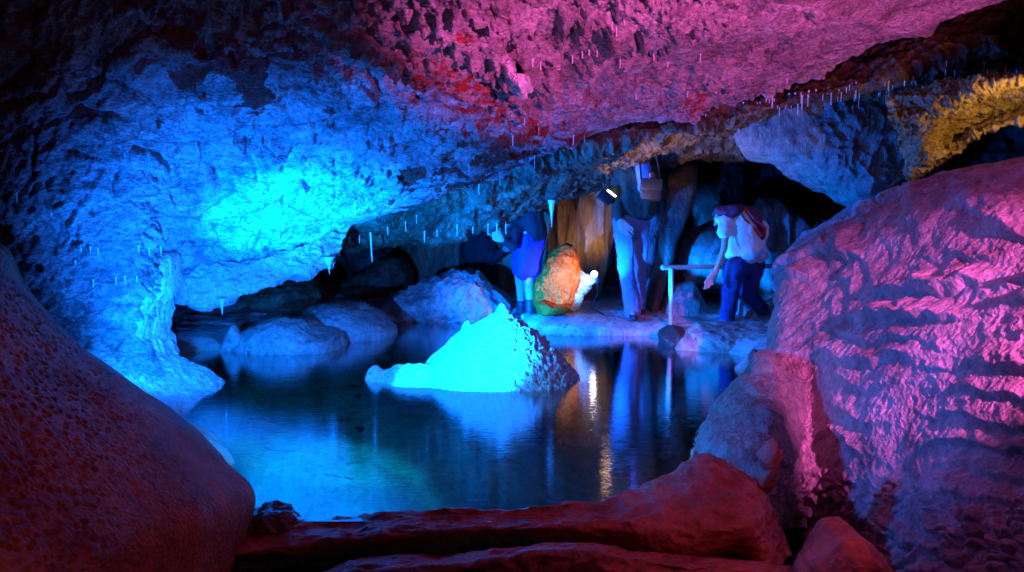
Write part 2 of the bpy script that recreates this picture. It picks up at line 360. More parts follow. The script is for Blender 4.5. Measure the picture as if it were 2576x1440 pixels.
def ceil_disp(P, x, y):
    S = P * np.array([1.0, .8, 1.0]); c, s = math.cos(.55), math.sin(.55)
    D = np.stack([(S[:, 0] * c + S[:, 2] * s) * .8, S[:, 1] * 1.0, (-S[:, 0] * s + S[:, 2] * c) * 2.2], 1)
    d = .08 * fbm(P * .9, 3, 1) + .04 * fbm(D * 2.6, 4, 11) + .050 * ridged(D * 4.2, 5, 21)
    w = fbm(P * 3, 3, 5)
    c1, c2 = cells(D * 5 + w[:, None] * .5, 31); d = d + .030 * ss(0, .25, c2 - c1) * (.5 + 0 * _h(*(np.floor(D * 2).astype(np.int64).T), 3))
    t = (-P[:, 0] * s + P[:, 2] * c) * 5.5 + P[:, 1] * 1.6 + .9 * fbm(P * 1.8, 3, 47) + .35 * fbm(P * 6, 3, 48); f_ = t - np.floor(t)
    d = d + .040 * np.where(f_ < .12, f_ / .12, (1 - f_) / .88) * ss(-.25, .35, fbm(P * 2.2, 2, 49))
    t = (-P[:, 0] * s + P[:, 2] * c) * 17 + P[:, 1] * 6 + 1.6 * fbm(P * 4, 3, 57); f_ = t - np.floor(t)
    d = d + .040 * np.where(f_ < .2, f_ / .2, (1 - f_) / .8) * ss(-.3, .3, fbm(P * 5, 2, 59))
    d = d + .024 * ridged(D * 14, 3, 41)
    lf = .35 + .85 * ss(-.35, .35, fbm(P * 1.1 + 3, 2, 71)); d = .08 * fbm(P * .9, 3, 1) + (d - .08 * fbm(P * .9, 3, 1)) * lf
    e = side(x, y, EDGE); d = d + .22 * ss(-16, 6, -e) * ss(1500, 1100, x)
    for pts, wd, h in FOLDS: d = d + h * np.exp(-(seg(x, y, pts) / wd) ** 2)
    j1, j2 = cells(np.stack([D[:, 0] * 1.6, D[:, 1] * 1.6, D[:, 2] * 1.1], 1) + .35 * np.stack([fbm(P * 3, 4, 81), fbm(P * 3, 4, 82), fbm(P * 3, 4, 83)], 1), 85)
    d = d - .075 * ss(.07, .0, j2 - j1) * ss(-.15, .25, fbm(P * 1.5 + 5, 2, 86))
    pk = vn(P * 7.5, 87) * .6 + vn(P * 15, 88) * .4; d = d - .03 * ss(.42, .62, pk)
    for pts, wd, h in CRACKS:
        q = seg(x + 10 * vn(P * 9, 3), y + 10 * vn(P * 9, 4), pts); d = d - h * np.exp(-(q / wd) ** 2)
    return d
def ceil_clay(P, x, y):
    # where the red clay lies: thickest towards the top and along the joint in the middle
    a = -.16 + .20 * np.exp(-((x - 640) / 420) ** 2 - ((y - 60) / 170) ** 2)
    a += .19 * np.exp(-(seg(x, y, [(1130, 120), (1230, 300), (1180, 420), (1060, 560)]) / 130) ** 2)
    a += .13 * np.exp(-(seg(x, y, [(1300, 330), (1500, 300), (1750, 260)]) / 90) ** 2)
    for X, Y_, r in ((350, 170, 26), (470, 190, 40), (590, 150, 36), (620, 190, 30), (660, 225, 40), (820, 280, 22), (545, 455, 20), (1020, 430, 34), (395, 300, 14)):
        a += .30 * np.exp(-(((x - X) + (y - Y_) * .3) ** 2 + (y - Y_) ** 2) / r ** 2)
    return a
ceiling = surface('cave_ceiling', rows, 620, 1050, M['ceiling'], ceil_disp, clay=ceil_clay)
props(ceiling, 'low sloping cave ceiling lit blue on one side and pink on the other', kind='structure')

# ------------------------------------------------------------------ left wall and pillar below the ceiling
def wall_disp(P, x, y):
    d = .06 * fbm(P * 2.5, 3, 61) + .035 * ridged(P * np.array([9, 9, 2.2]), 4, 62) + .012 * ridged(P * 18, 3, 63)
    return d
lw = surface('cave_wall', [
    [(-420, 600, 6.3), (0, 610, 6.0), (150, 640, 5.9), (250, 650, 6.1), (340, 660, 6.2), (400, 700, 6.3), (425, 690, 6.75), (440, 690, 7.6)],
    [(-420, 760, 6.2), (0, 760, 6.0), (150, 760, 6.0), (250, 740, 6.05), (330, 735, 6.1), (393, 735, 6.25), (415, 740, 6.8), (430, 740, 7.6)],
    [(-420, 860, 6.1), (0, 850, 5.9), (130, 850, 6.0), (240, 820, 6.1), (310, 820, 6.0), (380, 815, 6.15), (398, 820, 6.7), (410, 820, 7.6)],
    [(-420, 950, 5.9), (0, 940, 5.7), (120, 940, 5.8), (240, 900, 5.9), (300, 890, 5.8), (385, 885, 6.0), (405, 900, 6.6), (420, 900, 7.4)],
    [(-420, 1080, 5.6), (0, 1060, 5.4), (120, 1040, 5.5), (230, 980, 5.6), (300, 960, 5.6), (400, 950, 5.8), (425, 950, 6.4), (440, 950, 7.2)]],
    300, 340, M['ceiling'], wall_disp, clay=lambda P, x, y: -.2 + 0 * x)
props(lw, 'dark blue side wall of the cave below the ceiling', kind='structure')
# the flowstone apron that runs from the pillar's foot into the pool
def apron(X, Y):
    P = np.stack([X, Y, X * 0], 1)
    cx, cy = -2.45, 6.2
    ex = X - cx; u = ex * .86 - (Y - 5.9) * .3
    u = -2.08 - X - 1.2 * np.maximum(Y - 6.35, 0) + .05 * fbm(P * 5, 2, 77); z = np.where(u > 0, .42 * np.tanh(1.5 * u), 1.5 * u)
    z = z + .03 * fbm(P * 3, 3, 71)
    q = z
    c1, c2 = cells(np.stack([X, Y, q], 1) * 17, 73)
    return z + .030 * (.5 - c1) + .012 * (.5 - cells(np.stack([X, Y, q], 1) * 34, 75)[0])
ap = hfield('flowstone_apron', -4.2, -1.55, 4.7, 7.3, 300, 300, apron, M['flow'], origin=(-2.6, 6.1, 0))
props(ap, 'bumpy bright blue flowstone apron running from the pillar foot into the pool', 'flowstone')
pil = blob('rock_pillar', [(300, 640), (380, 620), (450, 640), (432, 690), (418, 740), (402, 800), (398, 850), (420, 900), (450, 960), (300, 960), (275, 900), (300, 840), (345, 790), (368, 720)], 6.25, .30, M['flow'],
           .035, 5, (140, 160), .8, 3, (372, 830), .012, disp=lambda P: .018 * ridged(P * np.array([14, 14, 3.]), 3, 88))
props(pil, 'short cyan lit rock pillar joining the ceiling to the flowstone apron', 'pillar')

# second shelf hanging behind the lip on the left
sh = surface('hanging_shelf', [
    [(400, 640, 7.6), (520, 600, 7.7), (650, 580, 7.8), (780, 540, 7.9), (900, 500, 8.0)],
    [(400, 700, 7.0), (520, 650, 7.1), (650, 640, 7.2), (780, 600, 7.4), (880, 570, 7.6)],
    [(420, 740, 6.95), (520, 730, 7.0), (650, 690, 7.1), (780, 660, 7.3), (840, 650, 7.5)],
    [(440, 765, 7.0), (525, 775, 7.05), (640, 735, 7.15), (750, 700, 7.3), (835, 672, 7.5)],
    [(450, 740, 7.3), (540, 740, 7.4), (640, 710, 7.5), (750, 680, 7.6), (830, 650, 7.8)],
    [(430, 640, 8.0), (540, 640, 8.1), (640, 620, 8.2), (750, 600, 8.3), (850, 560, 8.5)]],
    220, 300, M['flow'], lambda P, x, y: .04 * fbm(P * 3, 3, 101) + .045 * ridged(P @ np.array([[3.5, 0, 3], [0, 4, 0], [-6, 0, 7]]), 4, 103))
props(sh, 'rough blue rock shelf hanging under the ceiling lip above the dark hollow', 'rock shelf')

# ------------------------------------------------------------------ second ceiling tier, brown then blue then golden
t2 = surface('inner_ceiling', [
    [(800, 440, 8.0), (1000, 440, 8.0), (1200, 400, 8.0), (1400, 330, 8.0), (1600, 280, 8.0), (1800, 240, 7.9), (2000, 190, 7.8), (2200, 120, 7.6), (2400, 30, 7.3), (2800, -80, 7.0)],
    [(800, 520, 7.6), (1000, 520, 7.6), (1200, 470, 7.6), (1400, 400, 7.6), (1600, 350, 7.6), (1800, 310, 7.5), (2000, 250, 7.3), (2200, 200, 7.1), (2400, 130, 6.9), (2800, 60, 6.6)],
    [(800, 590, 8.0), (1000, 590, 8.0), (1200, 550, 8.1), (1380, 470, 8.2), (1560, 410, 8.3), (1750, 355, 8.2), (1950, 300, 7.8), (2180, 260, 7.5), (2380, 210, 7.2), (2800, 120, 6.9)],
    [(800, 640, 8.3), (1000, 615, 8.3), (1200, 575, 8.4), (1380, 525, 8.6), (1560, 450, 8.8), (1730, 400, 8.8), (1900, 392, 8.6), (2100, 350, 8.0), (2330, 250, 7.6), (2800, 200, 7.2)],
    [(800, 600, 8.9), (1000, 590, 8.9), (1200, 550, 9.0), (1380, 500, 9.2), (1560, 430, 9.6), (1730, 380, 9.8), (1900, 375, 9.8), (2100, 440, 8.4), (2330, 330, 8.0), (2800, 300, 7.8)],
    [(800, 480, 11), (1000, 480, 11), (1200, 440, 11), (1380, 400, 11.5), (1560, 350, 12), (1730, 300, 12), (1900, 300, 11.5), (2100, 400, 10), (2330, 300, 10), (2800, 250, 10)]],
    320, 700, M['brown'], lambda P, x, y: .08 * fbm(P * 1.6, 3, 111) + .05 * ridged(P * 3.5, 4, 113) + .03 * ridged(P * 10, 3, 115))
props(t2, 'rough brown inner ceiling sloping away behind the pink lip', kind='structure')
br = blob('hanging_rock', [(1850, 350), (1900, 240), (2100, 190), (2330, 170), (2370, 330), (2310, 450), (2215, 512), (2150, 515), (2060, 475), (1960, 415), (1880, 390)], 8.0, .5, M['blue_grey'], .07, 3, (160, 200), .7, 21, rid=.035)
props(br, 'blue lit rock bulge hanging from the inner ceiling above the purple mass', 'rock')
yr = surface('golden_rock', [
    [(2230, 240, 7.2), (2320, 220, 7.0), (2420, 200, 6.8), (2500, 190, 6.6), (2700, 170, 6.4)],
    [(2240, 300, 7.0), (2340, 275, 6.8), (2430, 240, 6.6), (2500, 212, 6.45), (2700, 190, 6.2)],
    [(2260, 350, 7.0), (2340, 320, 6.8), (2400, 290, 6.9), (2520, 250, 6.8), (2700, 230, 6.5)],
    [(2270, 410, 7.0), (2330, 370, 6.8), (2400, 350, 7.1), (2500, 290, 7.1), (2700, 250, 6.8)],
    [(2275, 450, 7.1), (2335, 420, 6.9), (2410, 375, 6.9), (2480, 330, 6.8), (2700, 280, 6.5)],
    [(2280, 440, 7.8), (2335, 410, 7.8), (2410, 370, 7.8), (2480, 300, 7.8), (2700, 250, 7.8)]],
    260, 260, M['gold'], lambda P, x, y: .05 * fbm(P * 3, 3, 121) + .05 * ridged(P * 7, 4, 123) + .02 * ridged(P * 22, 2, 125))
props(yr, 'jagged golden yellow rock edge around a dark opening above the purple mass', 'rock')

# ------------------------------------------------------------------ back wall of the hollow
bw = surface('back_wall', [
    [(300, 200, 12), (700, 250, 12.5), (1100, 250, 13), (1500, 250, 12.5), (1900, 250, 12.5), (2300, 250, 12), (2900, 250, 11)],
    [(300, 560, 9.5), (700, 560, 11), (1100, 560, 11.8), (1500, 560, 12.2), (1900, 560, 12), (2300, 560, 11.4), (2900, 560, 10)],
    [(300, 760, 8.8), (700, 760, 10.2), (1100, 760, 11.4), (1500, 760, 12.0), (1900, 760, 11.8), (2300, 760, 11), (2900, 760, 9.5)],
    [(300, 900, 8.3), (700, 900, 9.6), (1100, 900, 11.2), (1500, 900, 11.8), (1900, 900, 11.4), (2300, 900, 10.5), (2900, 900, 9)]],
    220, 620, M['dark'], lambda P, x, y: .25 * fbm(P * .9, 3, 131) + .12 * ridged(P * np.array([2.2, 2.2, .6]), 4, 133) + .04 * ridged(P * 6, 3, 135))
props(bw, 'dark brown back wall of the cave hollow', kind='structure')

# ------------------------------------------------------------------ floor with the pool basin
SHORE = np.array([on(x, y)[:2] for x, y in [(300, 905), (560, 880), (640, 850), (1000, 812), (1280, 803), (1300, 828), (1500, 836), (1640, 848), (1700, 880), (1830, 890), (1870, 900), (1830, 960), (1790, 1030), (1760, 1100), (1700, 1180), (1560, 1262), (1300, 1292), (900, 1292), (640, 1240), (560, 1120), (440, 1040), (400, 1000), (350, 960)]])
def poly_sd(X, Y, Pg):
    n = len(Pg); d = seg(X, Y, [tuple(p) for p in Pg] + [tuple(Pg[0])]); ins = np.zeros(X.shape, bool)
    for a in range(n):
        x0, y0 = Pg[a]; x1, y1 = Pg[(a + 1) % n]
        c = ((y0 > Y) != (y1 > Y)) & (X < (x1 - x0) * (Y - y0) / (y1 - y0 + 1e-12) + x0); ins ^= c
    return np.where(ins, -d, d)
def floor_z(X, Y):
    P = np.stack([X, Y, X * 0], 1); w = .06 * fbm(P * 3, 3, 141)
    d = poly_sd(X, Y, SHORE) + w
    out = .14 * (1 - np.exp(-np.maximum(d, 0) / .10)) + .10 * ss(.3, 3, d) * (Y > 8)
    ins = -.13 * (1 - np.exp(np.minimum(d, 0) / .2))
    deep = ss(4.62, 4.35, Y + .15 * fbm(P * 2, 2, 144)) * .9 + .35 * ss(-.2, .9, X) * ss(8.6, 8.0, Y)
    z = np.where(d > 0, out - 1.0 * ss(.0, .12, d) * (Y < 6.6) * (X > .6), ins - deep * ss(0, -.25, d)) - .8 * ss(4.5, 4.15, Y)
    return z + .025 * fbm(P * 5, 4, 143) + .008 * ridged(P * 18, 3, 145)
fl = hfield('cave_floor', -5.5, 6, 3.6, 13.5, 620, 560, floor_z, M['poolbed'])
props(fl, 'pale cave floor running under the clear pool', kind='structure')
x = [(-5.5, 3.7), (1.0, 3.7), (1.15, 4.4), (1.5, 5.0), (2.2, 5.6), (6, 6.4), (6, 12.5), (-5.5, 12.5)]
wt = raw_mesh('pool_water', [(a, b, 0) for a, b in x], [list(range(8))], M['water']); props(wt, 'still clear blue pool water with faint ripples', kind='structure')

# ------------------------------------------------------------------ the white mound
AX, AY = at(1262, 780, 6.5)[0], 6.5
def mound(X, Y):
    P = np.stack([X, Y, X * 0], 1)
    dx = (X - AX); dy = (Y - AY); rx = np.where(dx < 0, .66, .56); ry = np.where(dy < 0, .50, .55)
    r = np.hypot(dx / rx, dy / ry) + .05 * fbm(P * 5, 3, 151)
    z = .48 * (1 - r ** 1.5)
    nub = lambda x, y, h, w: h * np.exp(-(((X - x) ** 2 + (Y - y) ** 2) / w ** 2) ** 2)
    z = z + nub(AX + .01, AY, .065, .05) + nub(AX - .27, AY + .02, .05, .035)
    sp = .115 - .5 * np.abs(Y - (6.38 - .12 * (X - AX + .6))) - .07 * ss(-.75, -.9, dx) - .25 * ss(-.98, -1.08, dx) + .06 * np.exp(-((X - AX + .93) / .06) ** 2 - ((Y - 6.42) / .1) ** 2)
    sp = np.where(dx < -.3, sp, -.3); z = np.maximum(z, sp)
    Q = np.stack([X, Y, z], 1); c1, _ = cells(Q * 24, 153); c3, _ = cells(Q * 44, 156)
    gr = ss(-.02, .42, dx - .3 * dy)
    z = z + (.014 + .050 * gr) * (.55 - c1) + (.004 + .018 * gr) * (.5 - c3) + .008 * fbm(Q * 14, 3, 157)
    return z
mo = hfield('calcite_mound', AX - 1.25, AX + .75, 5.75, 7.25, 520, 420, lambda X, Y: np.maximum(mound(X, Y), -.35), M['white'], origin=(AX, AY, 0))
props(mo, 'glowing cyan white calcite mound rising from the middle of the pool', 'rock mound')

# ------------------------------------------------------------------ boulders round the far shore
def B(name, label, cat, *a, **k):
    return props(blob(name, *a, **k), label, cat)
B('boulder', 'pointed pale blue slab tilted at the left water edge beside the low speckled rock', 'boulder', [(545, 900), (560, 860), (575, 825), (590, 812), (602, 835), (618, 848), (608, 868), (580, 900), (560, 915)], 7.5, .10, M['pale'], .008, 6, (60, 80), .6, 31)
B('boulder', 'low flat topped blue rock with a speckled face standing in the water', 'boulder', [(612, 830), (650, 812), (700, 800), (760, 805), (810, 830), (860, 840), (870, 900), (860, 930), (600, 930), (595, 890)], 7.65, .38, M['pale'], .03, 4, (110, 160), .7, 33, rid=.012, disp=lambda P: .02 * (.5 - cells(P * 16, 3)[0]))
B('boulder', 'rounded dome boulder glistening blue with a brown crest behind the low flat rock', 'boulder', [(730, 800), (780, 770), (850, 757), (910, 765), (960, 790), (1000, 825), (1005, 860), (980, 900), (720, 900), (720, 840)], 8.3, .5, M['pale'], .03, 3, (130, 170), .85, 35, disp=lambda P: .022 * (.5 - cells(P * np.array([14, 8, 20]), 4)[0]))
B('boulder', 'broad sloping blue boulder on the far shore behind the dark coated person', 'boulder', [(965, 760), (1010, 735), (1080, 700), (1150, 682), (1210, 683), (1235, 720), (1275, 755), (1300, 790), (1290, 830), (1000, 830), (975, 790)], 9.3, .45, M['pale'], .04, 2.5, (150, 200), .7, 37, rid=.03, disp=lambda P: .04 * ridged(P @ np.array([[5., 0, 4], [0, 4, 0], [4, 0, -2]]), 4, 5))
B('boulder', 'long low blue ledge along the far water edge in front of the standing person', 'rock ledge', [(1285, 805), (1340, 793), (1450, 790), (1560, 798), (1650, 808), (1700, 815), (1700, 835), (1660, 852), (1500, 848), (1330, 838), (1290, 830)], 8.55, .4, M['pale'], .02, 4, (90, 200), .6, 39, rid=.008)
B('boulder', 'flat blue rock under the rail at the right end of the far shore', 'boulder', [(1715, 830), (1760, 817), (1850, 820), (1900, 830), (1900, 900), (1840, 900), (1780, 892), (1730, 885)], 7.85, .5, M['pale'], .025, 4, (90, 130), .6, 41, rid=.012)
B('boulder', 'dark brown rock at the water edge between the ledge and the flat blue rock', 'boulder', [(1655, 840), (1690, 818), (1725, 830), (1735, 870), (1715, 895), (1670, 885)], 7.85, .3, M['dark'], .02, 5, (60, 80), .7, 43)
B('boulder', 'large blue boulder behind the handrail left of the bending person', 'boulder', [(1690, 640), (1700, 605), (1750, 580), (1800, 560), (1840, 580), (1850, 650), (1860, 700), (1820, 740), (1690, 720)], 9.3, .4, M['blue_grey'], .04, 3, (90, 120), .6, 45, rid=.02)
B('boulder', 'leaning pale slab under the handrail beside the white post', 'boulder', [(1700, 720), (1740, 705), (1760, 740), (1790, 800), (1790, 830), (1640, 830), (1655, 790), (1675, 750)], 8.75, .25, M['blue_grey'], .025, 4, (80, 110), .6, 47, rid=.015)
B('boulder', 'small blue rock on the floor between the legs of the bending person', 'boulder', [(1850, 750), (1890, 760), (1915, 800), (1920, 830), (1850, 830)], 8.5, .2, M['pale'], .02, 5, (60, 80), .7, 49)
B('rock_drapery', 'blue veined drapery wall behind the white shirted person', 'drapery', [(1900, 500), (1960, 515), (2015, 550), (2030, 600), (2000, 700), (1960, 760), (1890, 760), (1890, 600)], 9.7, .3, M['blue_grey'], .05, 2.5, (90, 120), .7, 51, disp=lambda P: .05 * ridged(P * np.array([7, 5, 1.2]), 3, 6))
B('rock_column', 'black leaning rock column between the standing person and the handrail', 'column', [(1665, 420), (1760, 400), (1750, 480), (1710, 560), (1690, 650), (1660, 750), (1640, 830), (1608, 830), (1630, 760), (1655, 640), (1665, 540)], 8.85, .25, M['dark'], .03, 3, (110, 150), .7, 53)
B('rock_column', 'speckled blue column just behind the standing person with jeans', 'column', [(1590, 440), (1650, 440), (1665, 540), (1650, 620), (1640, 700), (1630, 760), (1600, 760), (1598, 600)], 9.2, .25, M['blue_grey'], .03, 4, (90, 120), .7, 55, rid=.02)
B('rock_drapery', 'tall golden brown drapery column rising behind the orange stone', 'drapery', [(1375, 470), (1450, 440), (1545, 440), (1545, 560), (1535, 650), (1500, 760), (1440, 800), (1370, 800), (1350, 700), (1365, 560)], 9.6, .35, M['curtain'], .03, 3, (130, 170), .6, 57, disp=lambda P: .05 * ridged(P * np.array([5, 4, .6]), 2, 7))
B('rock_drapery', 'dim brown drapery wall between the two huddled people and the boulder', 'drapery', [(1000, 560), (1250, 540), (1380, 520), (1390, 640), (1370, 800), (1200, 830), (1060, 800), (1000, 700)], 10.4, .3, M['curtain'], .05, 2.5, (110, 200), .6, 59, disp=lambda P: .07 * ridged(P * np.array([3.2, 3, .5]), 3, 8))
B('boulder', 'upright orange lit stone beside the small glowing lamp', 'boulder', [(1362, 690), (1378, 650), (1395, 630), (1424, 614), (1440, 626), (1452, 655), (1462, 700), (1440, 760), (1415, 792), (1352, 795), (1343, 760), (1346, 715)], 8.6, .14, M['orange'], .025, 7, (120, 160), .45, 61, (1405, 710), rid=.022)
B('boulder', 'lilac white broken stone between the orange stone and the small lamp', 'boulder', [(1448, 655), (1470, 685), (1500, 698), (1514, 706), (1490, 722), (1478, 718), (1466, 745), (1462, 775), (1440, 785), (1420, 770), (1430, 700)], 8.62, .10, M['pale'], .014, 9, (90, 120), .45, 63, (1452, 722), rid=.014)
B('boulder', 'small orange stone lying at the foot of the upright orange stone', 'boulder', [(1345, 765), (1365, 755), (1390, 770), (1430, 765), (1440, 785), (1400, 795), (1360, 795)], 8.4, .1, M['orange'], .01, 8, (50, 70), .7, 65)
B('boulder', 'dark brown rock pile in the hollow behind the dome boulder', 'boulder', [(860, 720), (900, 690), (960, 650), (1010, 640), (1040, 690), (1030, 780), (960, 820), (880, 780)], 10.0, .4, M['brown'], .06, 4, (90, 120), .8, 67, rid=.03)
B('boulder', 'low brown rock heap in the dark hollow beyond the pillar', 'boulder', [(560, 760), (640, 720), (720, 700), (790, 705), (820, 740), (800, 800), (700, 830), (580, 840)], 9.2, .4, M['brown'], .06, 4, (100, 140), .8, 69, rid=.03)

# ------------------------------------------------------------------ big wrinkled flowstone on the right
RC = [
    [(1985, 590, 7.6), (2080, 545, 7.3), (2230, 500, 6.6), (2400, 435, 6.0), (2576, 405, 5.4), (2900, 365, 4.6)],
    [(1930, 640, 6.7), (2060, 590, 6.3), (2210, 560, 5.7), (2390, 520, 5.1), (2576, 500, 4.5), (2900, 480, 3.8)],
    [(1900, 740, 6.3), (2040, 710, 5.9), (2200, 690, 5.3), (2380, 680, 4.7), (2576, 670, 4.1), (2900, 660, 3.4)],
    [(1885, 860, 6.0), (2020, 850, 5.5), (2190, 840, 4.9), (2370, 840, 4.3), (2576, 840, 3.8), (2900, 840, 3.2)],
    [(1880, 960, 5.7), (2010, 960, 5.2), (2180, 970, 4.6), (2360, 980, 4.1), (2576, 990, 3.6), (2900, 990, 3.0)],
    [(1890, 1080, 5.3), (2020, 1090, 4.9), (2180, 1110, 4.35), (2360, 1130, 3.9), (2576, 1150, 3.4), (2900, 1150, 2.8)],
    [(1930, 1210, 5.0), (2050, 1230, 4.6), (2200, 1260, 4.1), (2370, 1290, 3.6), (2576, 1310, 3.2), (2900, 1310, 2.6)],
    [(1980, 1400, 4.9), (2080, 1420, 4.5), (2220, 1450, 3.9), (2380, 1480, 3.4), (2576, 1500, 3.0), (2900, 1500, 2.4)],
    [(2000, 1560, 4.9), (2100, 1600, 4.5), (2240, 1650, 3.8), (2400, 1700, 3.2), (2576, 1750, 2.8), (2900, 1750, 2.2)]]
RC = [[(x + 55 * max(0, min(1, (2400 - x) / 300)), y, Y) for x, y, Y in r] for r in RC]
RC = [[(r[0][0] + 25, r[0][1] + (-35 if i < 1 else 0), r[0][2] + 1.2)] + r for i, r in enumerate(RC)]
RC = [[(x, y + 5, Y + 1.3) for x, y, Y in RC[0]]] + RC
def right_disp(P, x, y):
    w = fbm(P * 1.2, 3, 161); w2 = fbm(P * 4, 3, 165); w3 = fbm(P * 10, 3, 166)
    t = y / 78 + 1.5 * w + .45 * w2 + .10 * w3; row = np.floor(t); f = t - row
    prof = np.where(f < .78, (f / .78) ** .7, (1 - f) / .22)
    hs = _h(row.astype(np.int64), 0 * row.astype(np.int64), 0 * row.astype(np.int64), 9)
    ak = (.25 + .9 * hs) * (.25 + .9 * ss(-.4, .3, fbm(P * 1.7 + 7, 3, 167))) * (.12 + .88 * ss(370, 580, y + 80 * w))
    c1, c2 = cells(np.stack([x / 62 + row * 3.7, y / 75 + w2, P[:, 1] * .5], 1), 171)
    teeth = ss(.0, .35, c2 - c1) * ss(.25, .7, f) * ss(1.0, .8, f)
    low = ss(1180, 1300, y - (x - 2300) * .1)
    k1, k2 = cells(np.stack([x / 44 + w2, y / 34 + w3, P[:, 1] * .5], 1), 172)
    d = .11 * fbm(P * .9, 3, 163) + (1 - low) * (.062 * prof * ak + .022 * teeth * ak) + low * (.055 * ss(0, .5, k2 - k1) * (.4 + .6 * (1 - k1)) + .02 * w2)
    return d + .014 * w2 + .008 * w3 + .007 * ridged(P * 18, 3, 173)
rf = surface('flowstone_mass', RC, 950, 760, M['purple'], right_disp)
props(rf, 'huge wrinkled flowstone mass lit pink and purple beside the pool', 'flowstone')
_r = [[(1895, 890, 5.6), (1915, 882, 5.4), (1940, 888, 5.3), (1990, 930, 5.3), (2110, 960, 5.7)],
      [(1850, 940, 5.5), (1880, 930, 5.2), (1930, 950, 5.0), (1990, 980, 5.0), (2110, 1000, 5.7)],
      [(1795, 1000, 5.3), (1830, 1000, 4.95), (1900, 1020, 4.7), (1980, 1050, 4.7), (2110, 1060, 5.7)],
      [(1765, 1060, 5.1), (1795, 1060, 4.7), (1870, 1090, 4.45), (1970, 1110, 4.5), (2110, 1110, 5.7)],
      [(1730, 1140, 4.8), (1765, 1150, 4.45), (1850, 1160, 4.25), (1960, 1170, 4.35), (2110, 1170, 5.7)],
      [(1700, 1220, 4.5), (1745, 1240, 4.2), (1840, 1240, 4.12), (1950, 1240, 4.25), (2110, 1240, 5.7)],
      [(1690, 1330, 4.2), (1740, 1360, 4.1), (1840, 1340, 4.1), (1950, 1330, 4.2), (2110, 1330, 5.7)]]
_r = [[(x + 15, y + 12, Y + .8) for x, y, Y in _r[0]]] + _r
_r = [[(q[0][0] + 22, q[0][1], q[0][2] + .8)] + q for q in _r]
sho = surface('rock_shoulder', _r, 260, 260, M['blue_grey'], lambda P, x, y: .8 * right_disp(P, x, y) - .03 + .015 * ridged(P * 5, 4, 303))
props(sho, 'dark blue rock shoulder with a pink tip between pool and wrinkled flowstone', 'rock')

# ------------------------------------------------------------------ red slope on the left
ls = surface('rock_slope', [
    [(-1100, 240, 3.59), (-420, 300, 3.9), (-200, 420, 4.4), (-100, 520, 5.0), (-40, 590, 5.6), (-20, 600, 6.2)],
    [(-1100, 500, 2.67), (-420, 560, 2.9), (-200, 600, 3.3), (-60, 610, 3.8), (5, 622, 4.4), (25, 640, 5.2)],
    [(-1100, 700, 2.39), (-420, 760, 2.6), (-200, 730, 2.95), (-60, 730, 3.3), (50, 715, 4.1), (75, 735, 5.2)],
    [(-1100, 890, 2.16), (-420, 950, 2.35), (-200, 940, 2.6), (30, 930, 3.0), (180, 860, 3.9), (215, 880, 5.0)],
    [(-1100, 1040, 2.02), (-420, 1100, 2.2), (-150, 1100, 2.45), (120, 1060, 2.85), (300, 945, 3.8), (335, 965, 4.9)],
    [(-1100, 1170, 1.93), (-420, 1230, 2.1), (-100, 1220, 2.35), (220, 1170, 2.8), (455, 1060, 3.7), (480, 1085, 4.6)],
    [(-1100, 1280, 1.84), (-420, 1340, 2.0), (-50, 1330, 2.25), (320, 1260, 2.8), (570, 1165, 3.6), (590, 1200, 4.2)],
    [(-1100, 1380, 1.75), (-420, 1440, 1.9), (0, 1430, 2.2), (400, 1350, 2.8), (635, 1250, 3.5), (648, 1290, 3.9)],
    [(-1100, 1540, 1.66), (-420, 1600, 1.8), (0, 1560, 2.1), (350, 1500, 2.7), (565, 1430, 3.3), (590, 1450, 3.6)],
    [(-1100, 1740, 1.56), (-420, 1800, 1.7), (0, 1750, 2.0), (300, 1700, 2.5), (450, 1650, 2.9), (470, 1680, 3.2)]],
    560, 640, M['clayslope'], lambda P, x, y: .035 * fbm(P * 1.6, 3, 181) + .007 * fbm(P * 7, 4, 182) - .010 * ss(.5, .1, cells(P * np.array([26, 26, 44.]) + fbm(P * 6, 2, 183)[:, None], 184)[0]) * ss(620, 120, x + .2 * (1440 - y)))
props(ls, 'smooth dark red flowstone slope filling the near left corner', 'flowstone')

